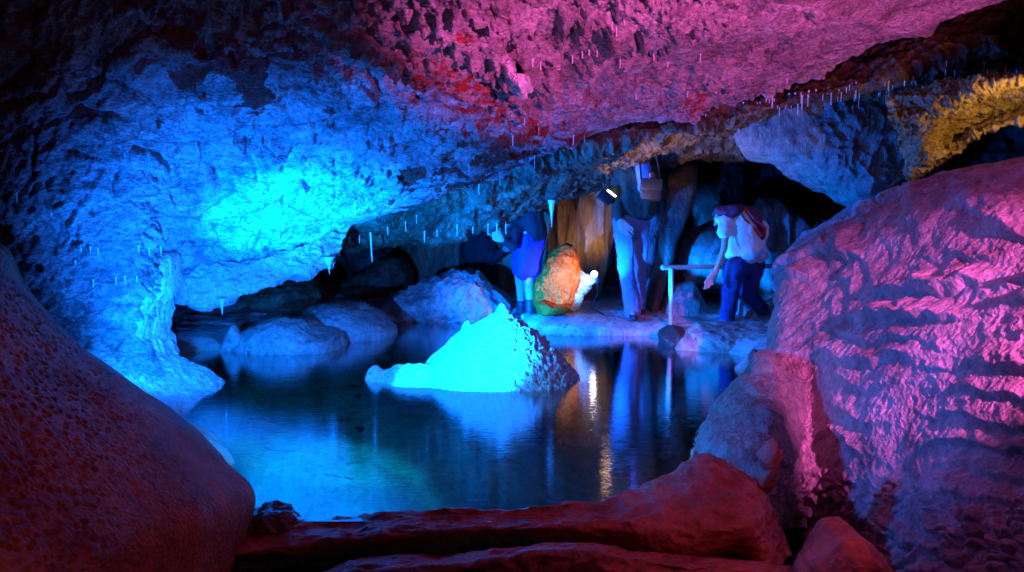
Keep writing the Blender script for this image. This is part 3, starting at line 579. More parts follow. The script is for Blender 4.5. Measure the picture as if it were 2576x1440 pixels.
# ------------------------------------------------------------------ near rims
def rim(name, label, rows, nv, nu, a=1.0, k=0, mat='rim'):
    o = surface(name, rows, nv, nu, M[mat], lambda P, x, y: a * (.03 * fbm(P * 3, 3, 191 + k) + .010 * fbm(P * 11, 3, 193 + k) + .012 * ridged(P * np.array([7, 18, 18]), 2, 195 + k)))
    return props(o, label, 'rimstone')
rim('rimstone_dam', 'long red rimstone dam at the near pool edge swelling into a smooth hump', [
    [(420, 1400, 3.9), (700, 1380, 3.95), (900, 1385, 3.95), (1100, 1390, 3.95), (1300, 1390, 3.95), (1500, 1370, 4.0), (1620, 1330, 4.15), (1700, 1290, 4.25), (1770, 1260, 4.3), (1840, 1290, 4.3), (1900, 1320, 4.2), (1950, 1360, 4.15), (2010, 1480, 4.1)],
    [(420, 1350, 3.71), (700, 1325, 3.74), (900, 1302, 3.78), (1100, 1288, 3.78), (1300, 1280, 3.78), (1500, 1262, 3.82), (1620, 1215, 3.95), (1700, 1172, 4.02), (1770, 1148, 4.05), (1840, 1180, 4.05), (1900, 1222, 4.0), (1945, 1275, 3.95), (1990, 1400, 3.9)],
    [(420, 1375, 3.58), (700, 1347, 3.64), (900, 1322, 3.69), (1100, 1305, 3.70), (1300, 1298, 3.70), (1500, 1285, 3.72), (1620, 1252, 3.78), (1700, 1225, 3.80), (1770, 1212, 3.80), (1840, 1235, 3.80), (1895, 1268, 3.78), (1925, 1310, 3.76), (1970, 1420, 3.75)],
    [(420, 1402, 3.52), (700, 1382, 3.54), (900, 1358, 3.56), (1100, 1338, 3.57), (1300, 1330, 3.57), (1500, 1325, 3.56), (1620, 1315, 3.56), (1700, 1312, 3.55), (1770, 1310, 3.55), (1830, 1318, 3.55), (1870, 1332, 3.56), (1900, 1360, 3.58), (1940, 1440, 3.6)],
    [(420, 1412, 3.60), (700, 1398, 3.66), (900, 1380, 3.66), (1100, 1360, 3.64), (1300, 1352, 3.64), (1500, 1360, 3.62), (1620, 1376, 3.56), (1700, 1385, 3.52), (1760, 1384, 3.52), (1810, 1376, 3.54), (1840, 1370, 3.6), (1870, 1390, 3.64), (1920, 1450, 3.66)],
    [(420, 1422, 3.65), (700, 1412, 3.74), (900, 1402, 3.74), (1100, 1384, 3.72), (1300, 1376, 3.72), (1500, 1382, 3.72), (1620, 1392, 3.68), (1700, 1398, 3.66), (1760, 1398, 3.66), (1810, 1392, 3.68), (1840, 1392, 3.7), (1870, 1410, 3.72), (1920, 1470, 3.72)],
    [(420, 1500, 3.8), (700, 1500, 3.8), (900, 1480, 3.8), (1100, 1460, 3.8), (1300, 1450, 3.8), (1500, 1450, 3.8), (1620, 1450, 3.8), (1700, 1450, 3.8), (1760, 1450, 3.8), (1810, 1450, 3.8), (1840, 1450, 3.8), (1870, 1460, 3.8), (1920, 1500, 3.8)]], 220, 640)
rim('rimstone_step', 'lower dark red rimstone step along the bottom of the view', [
    [(560, 1500, 3.66), (800, 1470, 3.66), (900, 1430, 3.66), (1200, 1410, 3.66), (1400, 1400, 3.66), (1600, 1410, 3.66), (1800, 1410, 3.66), (2200, 1470, 3.66)],
    [(560, 1490, 3.46), (800, 1455, 3.46), (900, 1418, 3.46), (1200, 1398, 3.46), (1400, 1384, 3.46), (1600, 1392, 3.46), (1800, 1402, 3.46), (2200, 1465, 3.46)],
    [(560, 1500, 3.31), (800, 1470, 3.31), (900, 1434, 3.31), (1200, 1418, 3.31), (1400, 1398, 3.31), (1600, 1408, 3.31), (1800, 1418, 3.31), (2200, 1480, 3.31)],
    [(560, 1530, 3.26), (800, 1500, 3.26), (900, 1460, 3.26), (1200, 1440, 3.26), (1400, 1418, 3.26), (1600, 1428, 3.26), (1800, 1440, 3.26), (2200, 1500, 3.26)],
    [(560, 1600, 3.16), (800, 1600, 3.16), (900, 1600, 3.16), (1200, 1600, 3.16), (1400, 1600, 3.16), (1600, 1600, 3.16), (1800, 1600, 3.16), (2000, 1600, 3.16)]], 110, 420, k=20)
x = np.array([[-1.6, 2.6, -.235], [.3, 2.6, -.235], [.3, 3.9, -.235], [-1.6, 3.9, -.235]])
props(raw_mesh('lower_puddle', x, [[0, 1, 2, 3]], M['water']), 'small dark puddle below the near dam', kind='structure')
B('rock_finger', 'little pink rock knob like a bent finger on top of the red hump', 'rock', [(1905, 1150), (1930, 1115), (1960, 1105), (1968, 1125), (1940, 1150), (1950, 1190), (1935, 1240), (1890, 1225), (1915, 1180)], 3.98, .08, M['rim'], .008, 8, (60, 80), .8, 83, (1932, 1165))
B('rimstone_hump', 'red wet hump rising at the bottom edge below the knobbly flowstone', 'rimstone', [(2010, 1440), (2060, 1390), (2100, 1345), (2150, 1335), (2190, 1365), (2240, 1420), (2290, 1500), (2200, 1600), (2000, 1600)], 3.1, .25, M['rim'], .05, 3, (140, 170), .7, 85, rid=.012)
wetp = blob('wet_rock', [(590, 1440), (600, 1330), (640, 1290), (690, 1268), (730, 1280), (750, 1305), (780, 1335), (860, 1345), (760, 1390), (650, 1440)], 3.75, .12, plain('wet_black_rock', (.09, .08, .08), .12, .5, 25, bump=.8), .02, 8, (110, 150), .8, 87, (660, 1340), rid=.018)
props(wetp, 'glistening wet black rock between the red slope and the dam', 'rock')

# ------------------------------------------------------------------ soda straws
dg = bpy.context.evaluated_depsgraph_get(); dg.update()
bvs = [BVHTree.FromObject(o, dg) for o in (ceiling, t2, lw)]
def hit(px, py):
    d = Vector(at(px, py, 5)) - Vector((0, 0, CZ)); best = None
    for o, b in zip((ceiling, t2, lw), bvs):
        r = b.ray_cast(Vector((0, 0, CZ)), d.normalized())
        if r[0] is not None and (best is None or r[3] < best[1]): best = (r[0], r[3])
    return best and best[0]
def straw_mesh(seed):
    rg = random.Random(seed); V = []; n = 8; prof = [(0.02, 1.9), (-.03, 1.25), (-.3, 1.0), (-.75, .85), (-.93, .8), (-1.0, .35)]
    for z, r in prof:
        ox, oy = rg.uniform(-.15, .15), rg.uniform(-.15, .15)
        for a in range(n): V.append(((math.cos(a * math.tau / n) * r + ox) * .0045, (math.sin(a * math.tau / n) * r + oy) * .0045, z * .1))
    me = raw_mesh('soda_straw', V, quads(len(prof), n, True), M['straw']); return me
src = [straw_mesh(s).data for s in range(4)]
for o in [o for o in SC.objects if o.name.startswith('soda_straw')]: bpy.data.objects.remove(o)
GR = {
 'b': ('thin cyan lit soda straw hanging along the blue lip of the ceiling', 'soda straws along the blue lip'),
 'l': ('short blue soda straw on the shadowy low ceiling left of the pillar', 'soda straws left of the pillar'),
 'i': ('pale soda straw hanging in front of the dark inner hollow and huddled people', 'soda straws before the inner hollow'),
 'p': ('small pale soda straw hanging from the pink part of the ceiling', 'soda straws on the pink ceiling'),
 'r': ('tiny glinting soda straw in the crowded row under the pink slab towards the golden rock', 'soda straws in the row under the pink slab')}
ST = [('b', x, y, l) for x, y, l in [(700, 652, 28), (742, 638, 22), (788, 622, 26), (853, 598, 48), (893, 508, 36), (932, 588, 74), (1020, 560, 24), (1048, 546, 18), (1180, 418, 28), (1205, 468, 24), (1258, 438, 32), (1290, 345, 24), (1345, 396, 30), (1355, 325, 16), (610, 668, 20), (660, 660, 16), (560, 685, 18), (812, 615, 16), (975, 575, 18), (640, 665, 12), (770, 630, 12), (880, 600, 14), (905, 594, 20)]]
ST += [('l', x, y, l) for x, y, l in [(375, 628, 18), (350, 622, 14), (235, 708, 16), (315, 700, 22), (292, 702, 16), (228, 625, 14), (247, 630, 12), (205, 630, 14), (405, 625, 16), (42, 490, 22), (130, 540, 16), (345, 700, 12), (190, 660, 12)]]
ST += [('i', x, y, l) for x, y, l in [(1068, 585, 26), (1100, 580, 16), (1150, 570, 26), (1190, 575, 14), (1228, 568, 26), (1250, 566, 18), (1272, 560, 30), (1388, 528, 44), (1362, 530, 34), (1443, 345, 22), (1470, 345, 14), (1330, 540, 20), (1610, 425, 16), (1560, 440, 12)]]
ST += [('p', x, y, l) for x, y, l in [(1440, 145, 16), (1465, 135, 14), (1482, 130, 12), (1502, 133, 12), (1560, 155, 18), (1645, 140, 14), (1762, 138, 22), (1340, 155, 16), (1360, 160, 18), (1325, 235, 16), (1680, 160, 12), (1540, 60, 16), (1550, 75, 18), (1570, 50, 14), (1980, 200, 12), (1320, 300, 16), (1730, 235, 12), (1600, 240, 12)]]
rr = random.Random(5)
ST += [('r', x, y, l) for x, y, l in [(1775, 292, 26), (1870, 262, 28), (1912, 262, 14), (1935, 255, 16), (1985, 240, 18), (2000, 238, 14), (2035, 232, 14)]]
for i in range(46):
    x = rr.uniform(1900, 2320); y = 262 - (x - 1900) * .12 + rr.uniform(-20, 16); ST.append(('r', x, y, rr.choice((6, 8, 10, 14, 22, 30)) * rr.uniform(.8, 1.2)))
for i in range(14): ST.append(('r', rr.uniform(2370, 2570), rr.uniform(150, 215), rr.uniform(8, 20)))
for i, (g, x, y, l) in enumerate(ST):
    h = hit(x, y - 1) or hit(x, y - 8)
    if h is None: continue
    o = bpy.data.objects.new('soda_straw', src[i % 4]); SC.collection.objects.link(o)
    L_ = l * h.y / F; o.location = h + Vector((0, -.004, .01)); k = rr.uniform(.8, 1.3) * (1.5 if l > 40 else 1)
    o.scale = (k, k, L_ / .1 + .1); o.rotation_euler = (rr.uniform(-.04, .04), rr.uniform(-.04, .04), rr.uniform(0, 6))
    props(o, GR[g][0], 'stalactite', GR[g][1])
def stal(label, px, py, w, l, mat='straw', Y=None):
    h = Vector(at(px, py, Y)) if Y else (hit(px, py) or Vector(at(px, py, 7))); s = h.y / F; V = []; n = 14
    for q in range(12):
        t = q / 11; r = w * s * (1 - t) ** 1.6 + .004 * (1 - .5 * t)
        for a in range(n): V.append((h.x + math.cos(a * math.tau / n) * r * (1 + .12 * math.sin(q * 2 + a)), h.y + math.sin(a * math.tau / n) * r, h.z + .03 - t * (l * s + .03)))
    o = raw_mesh('stalactite', V, quads(12, n, True), M[mat], origin=tuple(h)); props(o, label, 'stalactite')
stal('short blue stalactite with a drip under the rough hanging shelf', 558, 760, 9, 34, Y=7.0)
stal('pair member of blue stalactites at the shelf end nearest the hollow centre', 828, 655, 13, 36, Y=7.4)
stal('wider pale stalactite tapering in front of the golden drapery', 1388, 512, 9, 60, Y=8.2)
_h_y = hit(1300, 215).y - .24
fin = blob('rock_pendant', [(1237, 145), (1245, 130), (1268, 128), (1292, 165), (1300, 190), (1330, 198), (1338, 232), (1326, 230), (1318, 250), (1290, 228), (1265, 205), (1258, 180)], _h_y, .22, M['white'], .02, 8, (110, 150), .7, 91, (1290, 195), rid=.006)
props(fin, 'pinkish white pointed rock pendant hanging at the seam of blue and pink ceiling', 'rock pendant')

# ------------------------------------------------------------------ lamps in view
def boxm(c, s, R=None):
    V = []; 
    for i in (-1, 1):
        for j in (-1, 1):
            for k in (-1, 1): V.append(Vector((i * s[0] / 2, j * s[1] / 2, k * s[2] / 2)))
    if R: V = [R @ v for v in V]
    V = [tuple(v + Vector(c)) for v in V]
    return V, [[0, 1, 3, 2], [4, 6, 7, 5], [0, 4, 5, 1], [2, 3, 7, 6], [0, 2, 6, 4], [1, 5, 7, 3]]
def empty(name, loc, label, cat, group=None):
    o = bpy.data.objects.new(name, None); SC.collection.objects.link(o); o.location = loc; o.empty_display_size = .1
    return props(o, label, cat, group)
def bevel(o, w=.006):
    m = o.modifiers.new('bevel', 'BEVEL'); m.width = w; m.segments = 2; return o
c = at(1524, 497, 8.4); e = empty('floodlight', c, 'black box floodlight with a lit white face hanging under the inner ceiling', 'lamp')
R = Matrix.Rotation(math.radians(38), 3, 'Y')
v, f_ = boxm(c, (.13, .12, .10), R); bevel(raw_mesh('housing', v, f_, M['black'], e, False))
up = R @ Vector((.015, -.03, .062)); v, f_ = boxm(tuple(Vector(c) + up), (.10, .07, .018), R); bevel(raw_mesh('lens', v, f_, M['lens'], e, False), .004)
v, f_ = boxm(tuple(Vector(c) + Vector((-.02, .02, .14))), (.02, .02, .16)); raw_mesh('bracket', v, f_, M['black'], e, False)
def ball(name, c, r, mat, parent=None, sc=(1, 1, 1)):
    n, m_ = 14, 20; V = []
    for a in range(n):
        t = .01 + a / (n - 1) * (math.pi - .02)
        for b in range(m_): p = b * math.tau / m_; V.append((c[0] + r * sc[0] * math.sin(t) * math.cos(p), c[1] + r * sc[1] * math.sin(t) * math.sin(p), c[2] + r * sc[2] * math.cos(t)))
    return raw_mesh(name, V, quads(n, m_, True), mat, parent)
c = at(1495, 690, 8.45); e = empty('ground_lamp', c, 'small glowing round lamp beside the lilac white stone', 'lamp')
ball('bulb', c, .032, M['bulb'], e); v, f_ = boxm((c[0] + .03, c[1] + .03, c[2] - .05), (.03, .05, .08)); bevel(raw_mesh('holder', v, f_, M['black'], e, False), .004)
lamp("lamp_glow", (c[0] - .0, c[1] - .42, c[2] + .05), at(1405, 705, 8.6), (1.0, .62, .05), 26, 70, 1, .03)
lamp("lamp_glow", (c[0] + .02, c[1] - .10, c[2] + .1), at(1500, 560, 9.6), (.8, .7, 1.0), 1.5, 70, 1, .03)
lamp("floodlight_glow", at(1530, 484, 8.35), at(1640, 380, 7.9), WARM, 9, 150, 1, .05)
lamp("amber_flood_and_fill", at(1560, 640, 8.75), at(1430, 540, 9.6), WARM, 14, 80, 1, .05)
lamp("amber_flood_and_fill", (3.6, 6.0, 1.92), (3.3, 6.9, 2.0), WARM, 17, 130, 1, .03)
lamp("amber_flood_and_fill", (1.1, 7.7, 1.0), (1.7, 8.1, 1.95), WARM, 30, 100, 1, .03)  # extra unseen spot added to warm the brown inner ceiling

tube_later = c
# ------------------------------------------------------------------ handrail
def off_(v, x, y, z): return (v[0] + x, v[1] + y, v[2] + z)
def tube(name, pts, r, mat, parent=None, n=12):
    V = []; P = [Vector(p) for p in pts]
    for i, p in enumerate(P):
        t = (P[min(i + 1, len(P) - 1)] - P[max(i - 1, 0)]).normalized(); a = t.cross(Vector((0, 1, 0.01))).normalized(); b = t.cross(a)
        for k in range(n): q = k * math.tau / n; V.append(tuple(p + (a * math.cos(q) + b * math.sin(q)) * r))
    o = raw_mesh(name, V, quads(len(P), n, True), mat, parent)
    return o
e = empty('handrail', at(1688, 812, 8.0), 'pale metal handrail on a post beside the bending person', 'handrail')
tube('rail', [at(1667, 673, 8.0), at(1672, 673, 8.0), at(1760, 672, 8.25), at(1860, 671, 8.5), at(1960, 670, 8.7)], .022, M['steel'], e)
ball('end_cap', at(1668, 673, 8.0), .026, M['steel'], e)
tube('post', [at(1688, 676, 8.03), at(1688, 740, 8.03), at(1688, 835, 8.03)], .022, M['steel'], e)

tube('cable', [off_(tube_later, .03, .05, -.08), off_(tube_later, .05, .1, -.2), off_(tube_later, -.02, .1, -.34), off_(tube_later, .12, .12, -.42)], .006, M['black'], bpy.data.objects['ground_lamp'])
# ------------------------------------------------------------------ people
def cap(a, b, ra, rb, n=16, m=6):
    """rounded cone between two points"""
    a = Vector(a); b = Vector(b); t = (b - a); L_ = t.length or 1e-6; t.normalize()
    u = t.orthogonal().normalized(); w = t.cross(u); V = []
    prof = [(-math.cos(i * math.pi / 2 / m) * ra, math.sin(i * math.pi / 2 / m) * ra) for i in range(m + 1)]
    prof += [(L_ + math.sin(i * math.pi / 2 / m) * rb, math.cos(i * math.pi / 2 / m) * rb) for i in range(m + 1)]
    prof = [(x, max(r, 1e-4)) for x, r in prof]
    for x, r in prof:
        for k in range(n): q = k * math.tau / n; V.append(tuple(a + t * x + (u * math.cos(q) + w * math.sin(q)) * r))
    Fq = quads(len(prof), n, True).tolist(); return V, Fq, [list(range(n))[::-1], [(len(prof) - 1) * n + k for k in range(n)]]
RS = 1.0
def flesh(name, caps, mat, parent, vox=.012, smooth=6):
    me = bpy.data.meshes.new(name); V = []; Fs = []
    for cp in caps:
        v, q, e_ = cap(cp[0], cp[1], cp[2] * RS, cp[3] * RS); o_ = len(V); V += v; Fs += [[i + o_ for i in f] for f in q + e_]
    me.from_pydata([tuple(Vector(v) - parent.location) for v in V], [], Fs); me.materials.append(mat); me.update()
    o = bpy.data.objects.new(name, me); SC.collection.objects.link(o); o.parent = parent
    r = o.modifiers.new('remesh', 'REMESH'); r.mode = 'VOXEL'; r.voxel_size = vox; r.use_smooth_shade = True
    s = o.modifiers.new('smooth', 'SMOOTH'); s.iterations = smooth; s.factor = .5
    if smooth > 3:      # cloth: folds
        for sz, st in ((.10, .030), (.035, .012)):
            tx = bpy.data.textures.new('folds', 'CLOUDS'); tx.noise_scale = sz; tx.noise_depth = 2
            q = o.modifiers.new('folds', 'DISPLACE'); q.texture = tx; q.strength = st; q.mid_level = .5
    return o
SKIN = plain('skin', (.55, .36, .28), .5, .08); JEAN = plain('blue_jeans', (.18, .24, .42), .85, .2, 50, bump=.3)
NAVY = plain('navy_trousers', (.035, .05, .2), .85, .2, 30, bump=.3); WHITE = plain('white_cotton', (.8, .8, .78), .8, .05, 14, bump=.3)
PURP = plain('purple_jacket', (.10, .02, .07), .7, .2, 20, bump=.3); RED = plain('red_trim', (.7, .015, .02), .6, .1)
GREEN = plain('dark_green_jacket', (.02, .05, .03), .8, .2, 20, bump=.3); DARK = plain('dark_coat', (.015, .015, .02), .8, .2, 20, bump=.3)
COBALT = plain('cobalt_coat', (.02, .04, .55), .75, .2, 12, bump=.3); HAIR = plain('dark_hair', (.025, .018, .012), .5, .3, 80, bump=.6)
BAG = plain('black_bag_cloth', (.012, .015, .02), .5, .2, 25, bump=.3); SHOE = plain('shoe_leather', (.03, .03, .04), .5, .2)
def V_(*a): return Vector(at(*a))
def off(v, x=0, y=0, z=0): return Vector(v) + Vector((x, y, z))
def hand(wr, palm, fwd, side_, s=1.0, curl=.25, down=Vector((0, 0, -1))):
    """capsules of a palm, four unequal bent fingers and a thumb"""
    f = Vector(fwd).normalized(); sd = Vector(side_).normalized(); nrm = f.cross(sd).normalized(); c = []
    p0 = Vector(wr); 
    for i, (L_, o_) in enumerate(((.068, -.036), (.080, -.012), (.075, .013), (.058, .037))):
        k = p0 + f * .085 * s + sd * o_ * s; c.append((p0 + sd * o_ * .5 * s, k, .017 * s, .012 * s))
        m1 = k + (f + sd * o_ * 2.5).normalized() * L_ * .5 * s + nrm * curl * .02 * s; m2 = m1 + (f + nrm * curl).normalized() * L_ * .5 * s
        c.append((k, m1, .0095 * s, .0088 * s)); c.append((m1, m2, .0088 * s, .007 * s))
    t1 = p0 - sd * .045 * s + f * .04 * s; c.append((p0 - sd * .01 * s, t1, .015 * s, .012 * s)); c.append((t1, t1 + f * .04 * s - sd * .012 * s + nrm * .01, .011 * s, .008 * s))
    return c
def head(c, fwd, up=Vector((0, 0, 1))):
    f = Vector(fwd).normalized(); u = Vector(up).normalized(); s = f.cross(u).normalized()
    c = Vector(c)
    return [(c + u * .03 - f * .02, c - u * .02 + f * .012, .082, .075), (c - u * .04 + f * .03, c - u * .07 + f * .045, .058, .034),
            (c + f * .085 + u * .0, c + f * .098 - u * .025, .009, .014), (c + s * .078, c + s * .082 - u * .02, .016, .012), (c - s * .078, c - s * .082 - u * .02, .016, .012),
            (c + f * .072 - u * .052 - s * .016, c + f * .072 - u * .052 + s * .016, .010, .010)]
def hair(c, fwd, up=Vector((0, 0, 1)), long=0):
    f = Vector(fwd).normalized(); u = Vector(up).normalized(); c = Vector(c)
    r = [(c + u * .045 - f * .035, c + u * .05 + f * .0, .082, .075), (c - f * .045 - u * .03, c - f * .03 + u * .03, .07, .08)]
    if long: r.append((c - f * .06, c - f * .08 - u * long, .07, .05))
    return r

# the bending person in a white shirt
Y0 = 8.15; RS = .86
e = empty('person', at(1850, 818, Y0), 'bending person in a white shirt with a red trimmed jacket over the back', 'person')
sh_l, sh_r = V_(1828, 560, Y0 - .10), V_(1870, 550, Y0 + .22); el, wr = V_(1822, 625, Y0 - .18), V_(1800, 682, Y0 - .2)
hp_l, hp_r = V_(1852, 668, Y0 - .09), V_(1900, 668, Y0 + .09)
kn_l, an_l = V_(1836, 745, Y0 - .1), V_(1832, 806, Y0); kn_r, an_r = V_(1880, 738, Y0 + .08), V_(1926, 782, Y0 + .25)
hc = V_(1812, 545, Y0 + .3)
chest, belly = V_(1858, 575, Y0 + .05), V_(1880, 635, Y0)
body = [(chest, belly, .10, .09), (belly, V_(1876, 660, Y0), .09, .09), (chest, hc, .06, .055), (sh_l, el, .045, .036), (el, wr, .034, .024),
        (hp_l, kn_l, .075, .05), (kn_l, an_l, .05, .035), (hp_r, kn_r, .075, .05), (kn_r, an_r, .05, .035), (an_l, off(an_l, -.12, -.08, -.03), .035, .03), (an_r, off(an_r, -.02, -.03, -.12), .035, .03)]
body += head(hc, (-.6, .2, -.7), (-.5, .2, .5)) + hand(wr, None, V_(1780, 722, Y0 - .22) - wr, (1, .1, .4), 1.15, .5)
flesh('body', body, SKIN, e, .009, 3)
flesh('hair', hair(hc, (-.6, .2, -.7), (-.5, .2, .5)), HAIR, e, .012, 3)
flesh('trousers', [(hp_l, kn_l, .112, .092), (kn_l, V_(1830, 800, Y0), .092, .085), (hp_r, kn_r, .108, .088), (kn_r, V_(1916, 775, Y0 + .2), .088, .078), (hp_l, hp_r, .112, .108)], NAVY, e, .014, 6)
shirt = flesh('shirt', [(V_(1862, 568, Y0 - .03), V_(1878, 628, Y0 - .04), .17, .165), (V_(1850, 630, Y0 - .06), V_(1910, 634, Y0 - .02), .10, .09), (V_(1845, 565, Y0), V_(1868, 640, Y0 - .02), .15, .15), (V_(1885, 570, Y0 + .1), V_(1900, 640, Y0 + .05), .14, .125), (V_(1866, 560, Y0 + .1), V_(1905, 580, Y0 + .1), .13, .13),
      (V_(1835, 640, Y0 - .05), V_(1922, 642, Y0 + .05), .055, .05), (sh_l, V_(1822, 585, Y0 - .14), .085, .075), (V_(1830, 560, Y0), V_(1806, 552, Y0 - .05), .08, .04)], WHITE, e, .014, 6)
flesh('jacket', [(V_(1808, 530, Y0 - .05), V_(1850, 532, Y0 - .08), .05, .075), (V_(1828, 550, Y0 - .12), V_(1850, 532, Y0 - .12), .035, .06), (V_(1850, 530, Y0), V_(1900, 540, Y0), .075, .08), (V_(1890, 548, Y0 - .06), V_(1915, 590, Y0 - .02), .10, .055)], PURP, e, .012, 5)
tr = flesh('jacket_trim', [(V_(1855, 524, Y0 - .12), V_(1874, 553, Y0 - .16), .02, .014), (V_(1874, 553, Y0 - .16), V_(1915, 592, Y0 - .12), .014, .022), (V_(1872, 521, Y0 - .09), V_(1895, 548, Y0 - .17), .012, .014), (V_(1895, 548, Y0 - .17), V_(1925, 575, Y0 - .10), .014, .02), (V_(1925, 575, Y0 - .1), V_(1922, 592, Y0 - .08), .02, .022)], RED, e, .009, 3)
flesh('shoe', [(off(an_l, 0, .03, -.03), off(an_l, -.14, -.08, -.045), .045, .035)], SHOE, e, .01, 3)
flesh('shoe', [(off(an_r, .01, .02, -.01), off(an_r, .0, .02, -.14), .045, .036)], SHOE, e, .01, 3)

# the standing person in pale jeans and dark green jacket
Y1 = 8.5; RS = .93
e = empty('person', at(1588, 812, Y1), 'standing person in pale jeans and dark green jacket carrying a black bag', 'person')
hp_l, hp_r = V_(1568, 560, Y1 - .03), V_(1612, 555, Y1 + .12); kn_l, an_l = V_(1574, 672, Y1 - .08), V_(1590, 782, Y1 - .05); kn_r, an_r = V_(1612, 660, Y1 + .16), V_(1604, 770, Y1 + .22)
sh1, wr1 = V_(1556, 420, Y1), V_(1560, 556, Y1 - .14); hc = V_(1600, 350, Y1 + .02)
body = [(V_(1590, 440, Y1), V_(1590, 540, Y1 + .03), .09, .09), (V_(1592, 440, Y1), hc, .055, .05), (sh1, V_(1548, 490, Y1 - .04), .05, .04), (V_(1548, 490, Y1 - .04), wr1, .04, .028),
        (V_(1640, 420, Y1), V_(1645, 490, Y1 - .06), .05, .04), (V_(1645, 490, Y1 - .06), V_(1640, 440, Y1 - .2), .04, .03),
        (hp_l, kn_l, .08, .055), (kn_l, an_l, .05, .035), (hp_r, kn_r, .08, .055), (kn_r, an_r, .05, .035), (an_l, off(an_l, .0, -.15, -.03), .035, .03), (an_r, off(an_r, .03, -.12, -.03), .035, .03)]
body += head(hc, (0, -1, -.3)) + hand(wr1, None, V_(1596, 600, Y1 - .16) - wr1, (.6, 0, .75), 1.15, .2)
flesh('body', body, SKIN, e, .009, 3); flesh('hair', hair(hc, (0, -1, -.3)), HAIR, e)
flesh('jeans', [(hp_l, kn_l, .112, .080), (kn_l, V_(1590, 760, Y1 - .05), .078, .09), (V_(1590, 760, Y1 - .05), V_(1592, 785, Y1 - .05), .09, .095), (hp_r, kn_r, .09, .07), (kn_r, an_r, .068, .07), (hp_l, hp_r, .115, .105)], JEAN, e, .014, 6)
flesh('jacket', [(V_(1597, 440, Y1), V_(1597, 530, Y1 + .03), .125, .125), (V_(1575, 430, Y1), V_(1575, 530, Y1 + .02), .13, .14), (V_(1620, 430, Y1), V_(1618, 525, Y1 + .06), .13, .14), (sh1, V_(1548, 490, Y1 - .05), .075, .065), (V_(1548, 490, Y1 - .05), V_(1557, 545, Y1 - .12), .062, .052), (V_(1640, 420, Y1), V_(1650, 490, Y1 - .04), .07, .06)], GREEN, e, .014, 6)
flesh('shirt_front', [(V_(1618, 420, Y1 - .10), V_(1622, 470, Y1 - .10), .085, .075)], plain('bright_blue_shirt', (.15, .3, .8), .7, .1), e, .012, 5)
flesh('shoe', [(off(an_l, 0, .04, -.035), off(an_l, .0, -.17, -.045), .045, .038)], SHOE, e, .01, 3)
flesh('shoe', [(off(an_r, 0, .04, -.035), off(an_r, .03, -.14, -.045), .045, .038)], SHOE, e, .01, 3)
c = at(1638, 478, Y1 - .28); e = empty('shoulder_bag', at(1638, 502, Y1 - .28), 'black shoulder bag held against the green jacket of the standing person', 'bag')
v, f_ = boxm(c, (.20, .09, .21), Matrix.Rotation(.05, 3, 'Y')); bevel(raw_mesh('pouch', v, f_, BAG, e, False), .03)
v, f_ = boxm(off(c, .0, -.05, .05), (.19, .012, .11), Matrix.Rotation(.05, 3, 'Y')); bevel(raw_mesh('flap', v, f_, BAG, e, False), .005)
tube('strap', [off(c, -.09, 0, .09), off(c, -.10, .06, .25), off(c, -.06, .18, .5), off(c, .04, .2, .5), off(c, .09, 0, .09)], .01, BAG, e)

# person in a cobalt coat, back turned, and the dark coated person
Y2 = 8.65; RS = .9
e = empty('person', at(1325, 795, Y2), 'person in a cobalt blue skirt and dark hooded top leaning over the boulder', 'person')
hc = V_(1272, 560, Y2 - .02); hp = V_(1325, 650, Y2)
body = [(V_(1325, 580, Y2), hp, .11, .11), (V_(1325, 580, Y2), hc, .055, .05), (V_(1300, 580, Y2 - .1), V_(1290, 620, Y2 - .16), .045, .036), (V_(1290, 620, Y2 - .16), V_(1262, 602, Y2 - .22), .036, .026),
        (off(hp, .03, 0, 0), V_(1330, 730, Y2), .08, .052), (V_(1330, 715, Y2), V_(1334, 790, Y2), .054, .036), (off(hp, -.08, .08, 0), V_(1310, 730, Y2 + .12), .07, .05), (V_(1310, 730, Y2 + .12), V_(1312, 790, Y2 + .15), .05, .036), (V_(1334, 790, Y2), V_(1315, 797, Y2 - .1), .035, .03)]
body += head(hc, (-.9, -.25, -.35)) + hand(V_(1262, 602, Y2 - .22), None, (-.6, 0, .5), (.3, 0, .9), 1.1, .3)
flesh('body', body, SKIN, e, .01, 3); flesh('hair', hair(hc, (-.9, -.25, -.35), long=.05), HAIR, e)
flesh('skirt', [(V_(1325, 600, Y2), V_(1318, 680, Y2), .13, .115), (V_(1345, 600, Y2 + .03), V_(1338, 680, Y2), .13, .10), (V_(1300, 684, Y2 + .02), V_(1352, 682, Y2), .055, .05), (V_(1302, 660, Y2 + .02), V_(1348, 660, Y2), .07, .07), (V_(1318, 610, Y2), V_(1305, 675, Y2 + .05), .10, .08)], COBALT, e, .014, 6)
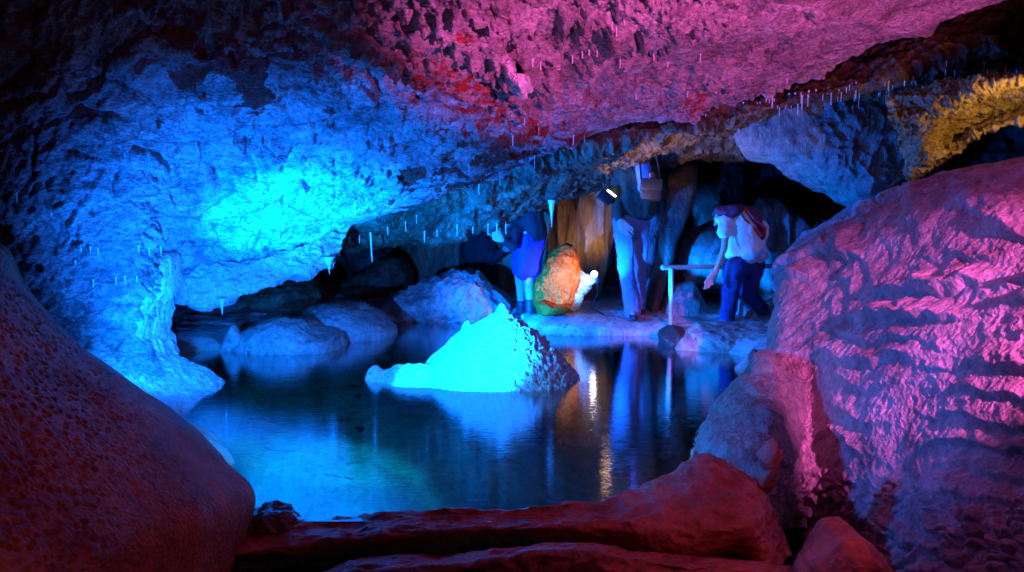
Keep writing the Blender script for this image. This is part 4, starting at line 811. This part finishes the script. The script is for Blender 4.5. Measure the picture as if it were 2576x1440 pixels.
flesh('top', [(V_(1335, 550, Y2), V_(1342, 588, Y2 + .02), .15, .15), (V_(1300, 570, Y2 - .05), V_(1335, 560, Y2), .08, .13), (V_(1300, 580, Y2 - .1), V_(1290, 620, Y2 - .16), .065, .055), (V_(1290, 618, Y2 - .16), V_(1268, 606, Y2 - .2), .055, .045)], DARK, e, .014, 6)
flesh('boot', [(V_(1332, 760, Y2), V_(1333, 792, Y2), .055, .05), (V_(1333, 792, Y2), V_(1300, 800, Y2 - .1), .05, .045)], SHOE, e, .01, 3)
flesh('boot', [(V_(1311, 765, Y2 + .13), V_(1312, 795, Y2 + .15), .055, .05), (V_(1312, 795, Y2 + .15), V_(1290, 802, Y2 + .08), .05, .045)], SHOE, e, .01, 3)
Y3 = 10.1; RS = 1.0
e = empty('person', at(1205, 780, Y3), 'person in a black coat with pale blue hood standing behind the broad boulder', 'person')
hc = V_(1197, 562, Y3)
body = [(V_(1200, 600, Y3), V_(1205, 690, Y3), .11, .12), (V_(1200, 600, Y3), hc, .055, .05), (V_(1230, 610, Y3 - .02), V_(1245, 650, Y3 - .1), .045, .036), (V_(1245, 650, Y3 - .1), V_(1268, 628, Y3 - .2), .036, .026), (V_(1170, 610, Y3), V_(1165, 690, Y3 - .05), .045, .03),
        (V_(1190, 690, Y3), V_(1190, 790, Y3), .08, .05), (V_(1218, 690, Y3), V_(1218, 790, Y3), .08, .05)]
body += head(hc, (.2, 1, -.2)) + hand(V_(1268, 628, Y3 - .2), None, (.7, 0, .3), (.2, 0, -.9), 1.1, .4)
flesh('body', body, SKIN, e, .01, 3); flesh('hood', hair(hc, (.2, 1, -.1)), plain('pale_blue_hood', (.3, .4, .6), .8, .1), e)
flesh('coat', [(V_(1188, 605, Y3), V_(1185, 715, Y3), .14, .16), (V_(1215, 605, Y3), V_(1222, 715, Y3), .14, .15), (V_(1230, 610, Y3 - .02), V_(1246, 650, Y3 - .1), .07, .06), (V_(1246, 650, Y3 - .1), V_(1264, 632, Y3 - .18), .058, .05), (V_(1170, 610, Y3), V_(1165, 690, Y3 - .05), .07, .055), (V_(1190, 715, Y3), V_(1195, 790, Y3), .12, .09), (V_(1225, 715, Y3), V_(1232, 790, Y3), .11, .08)], DARK, e, .014, 6)
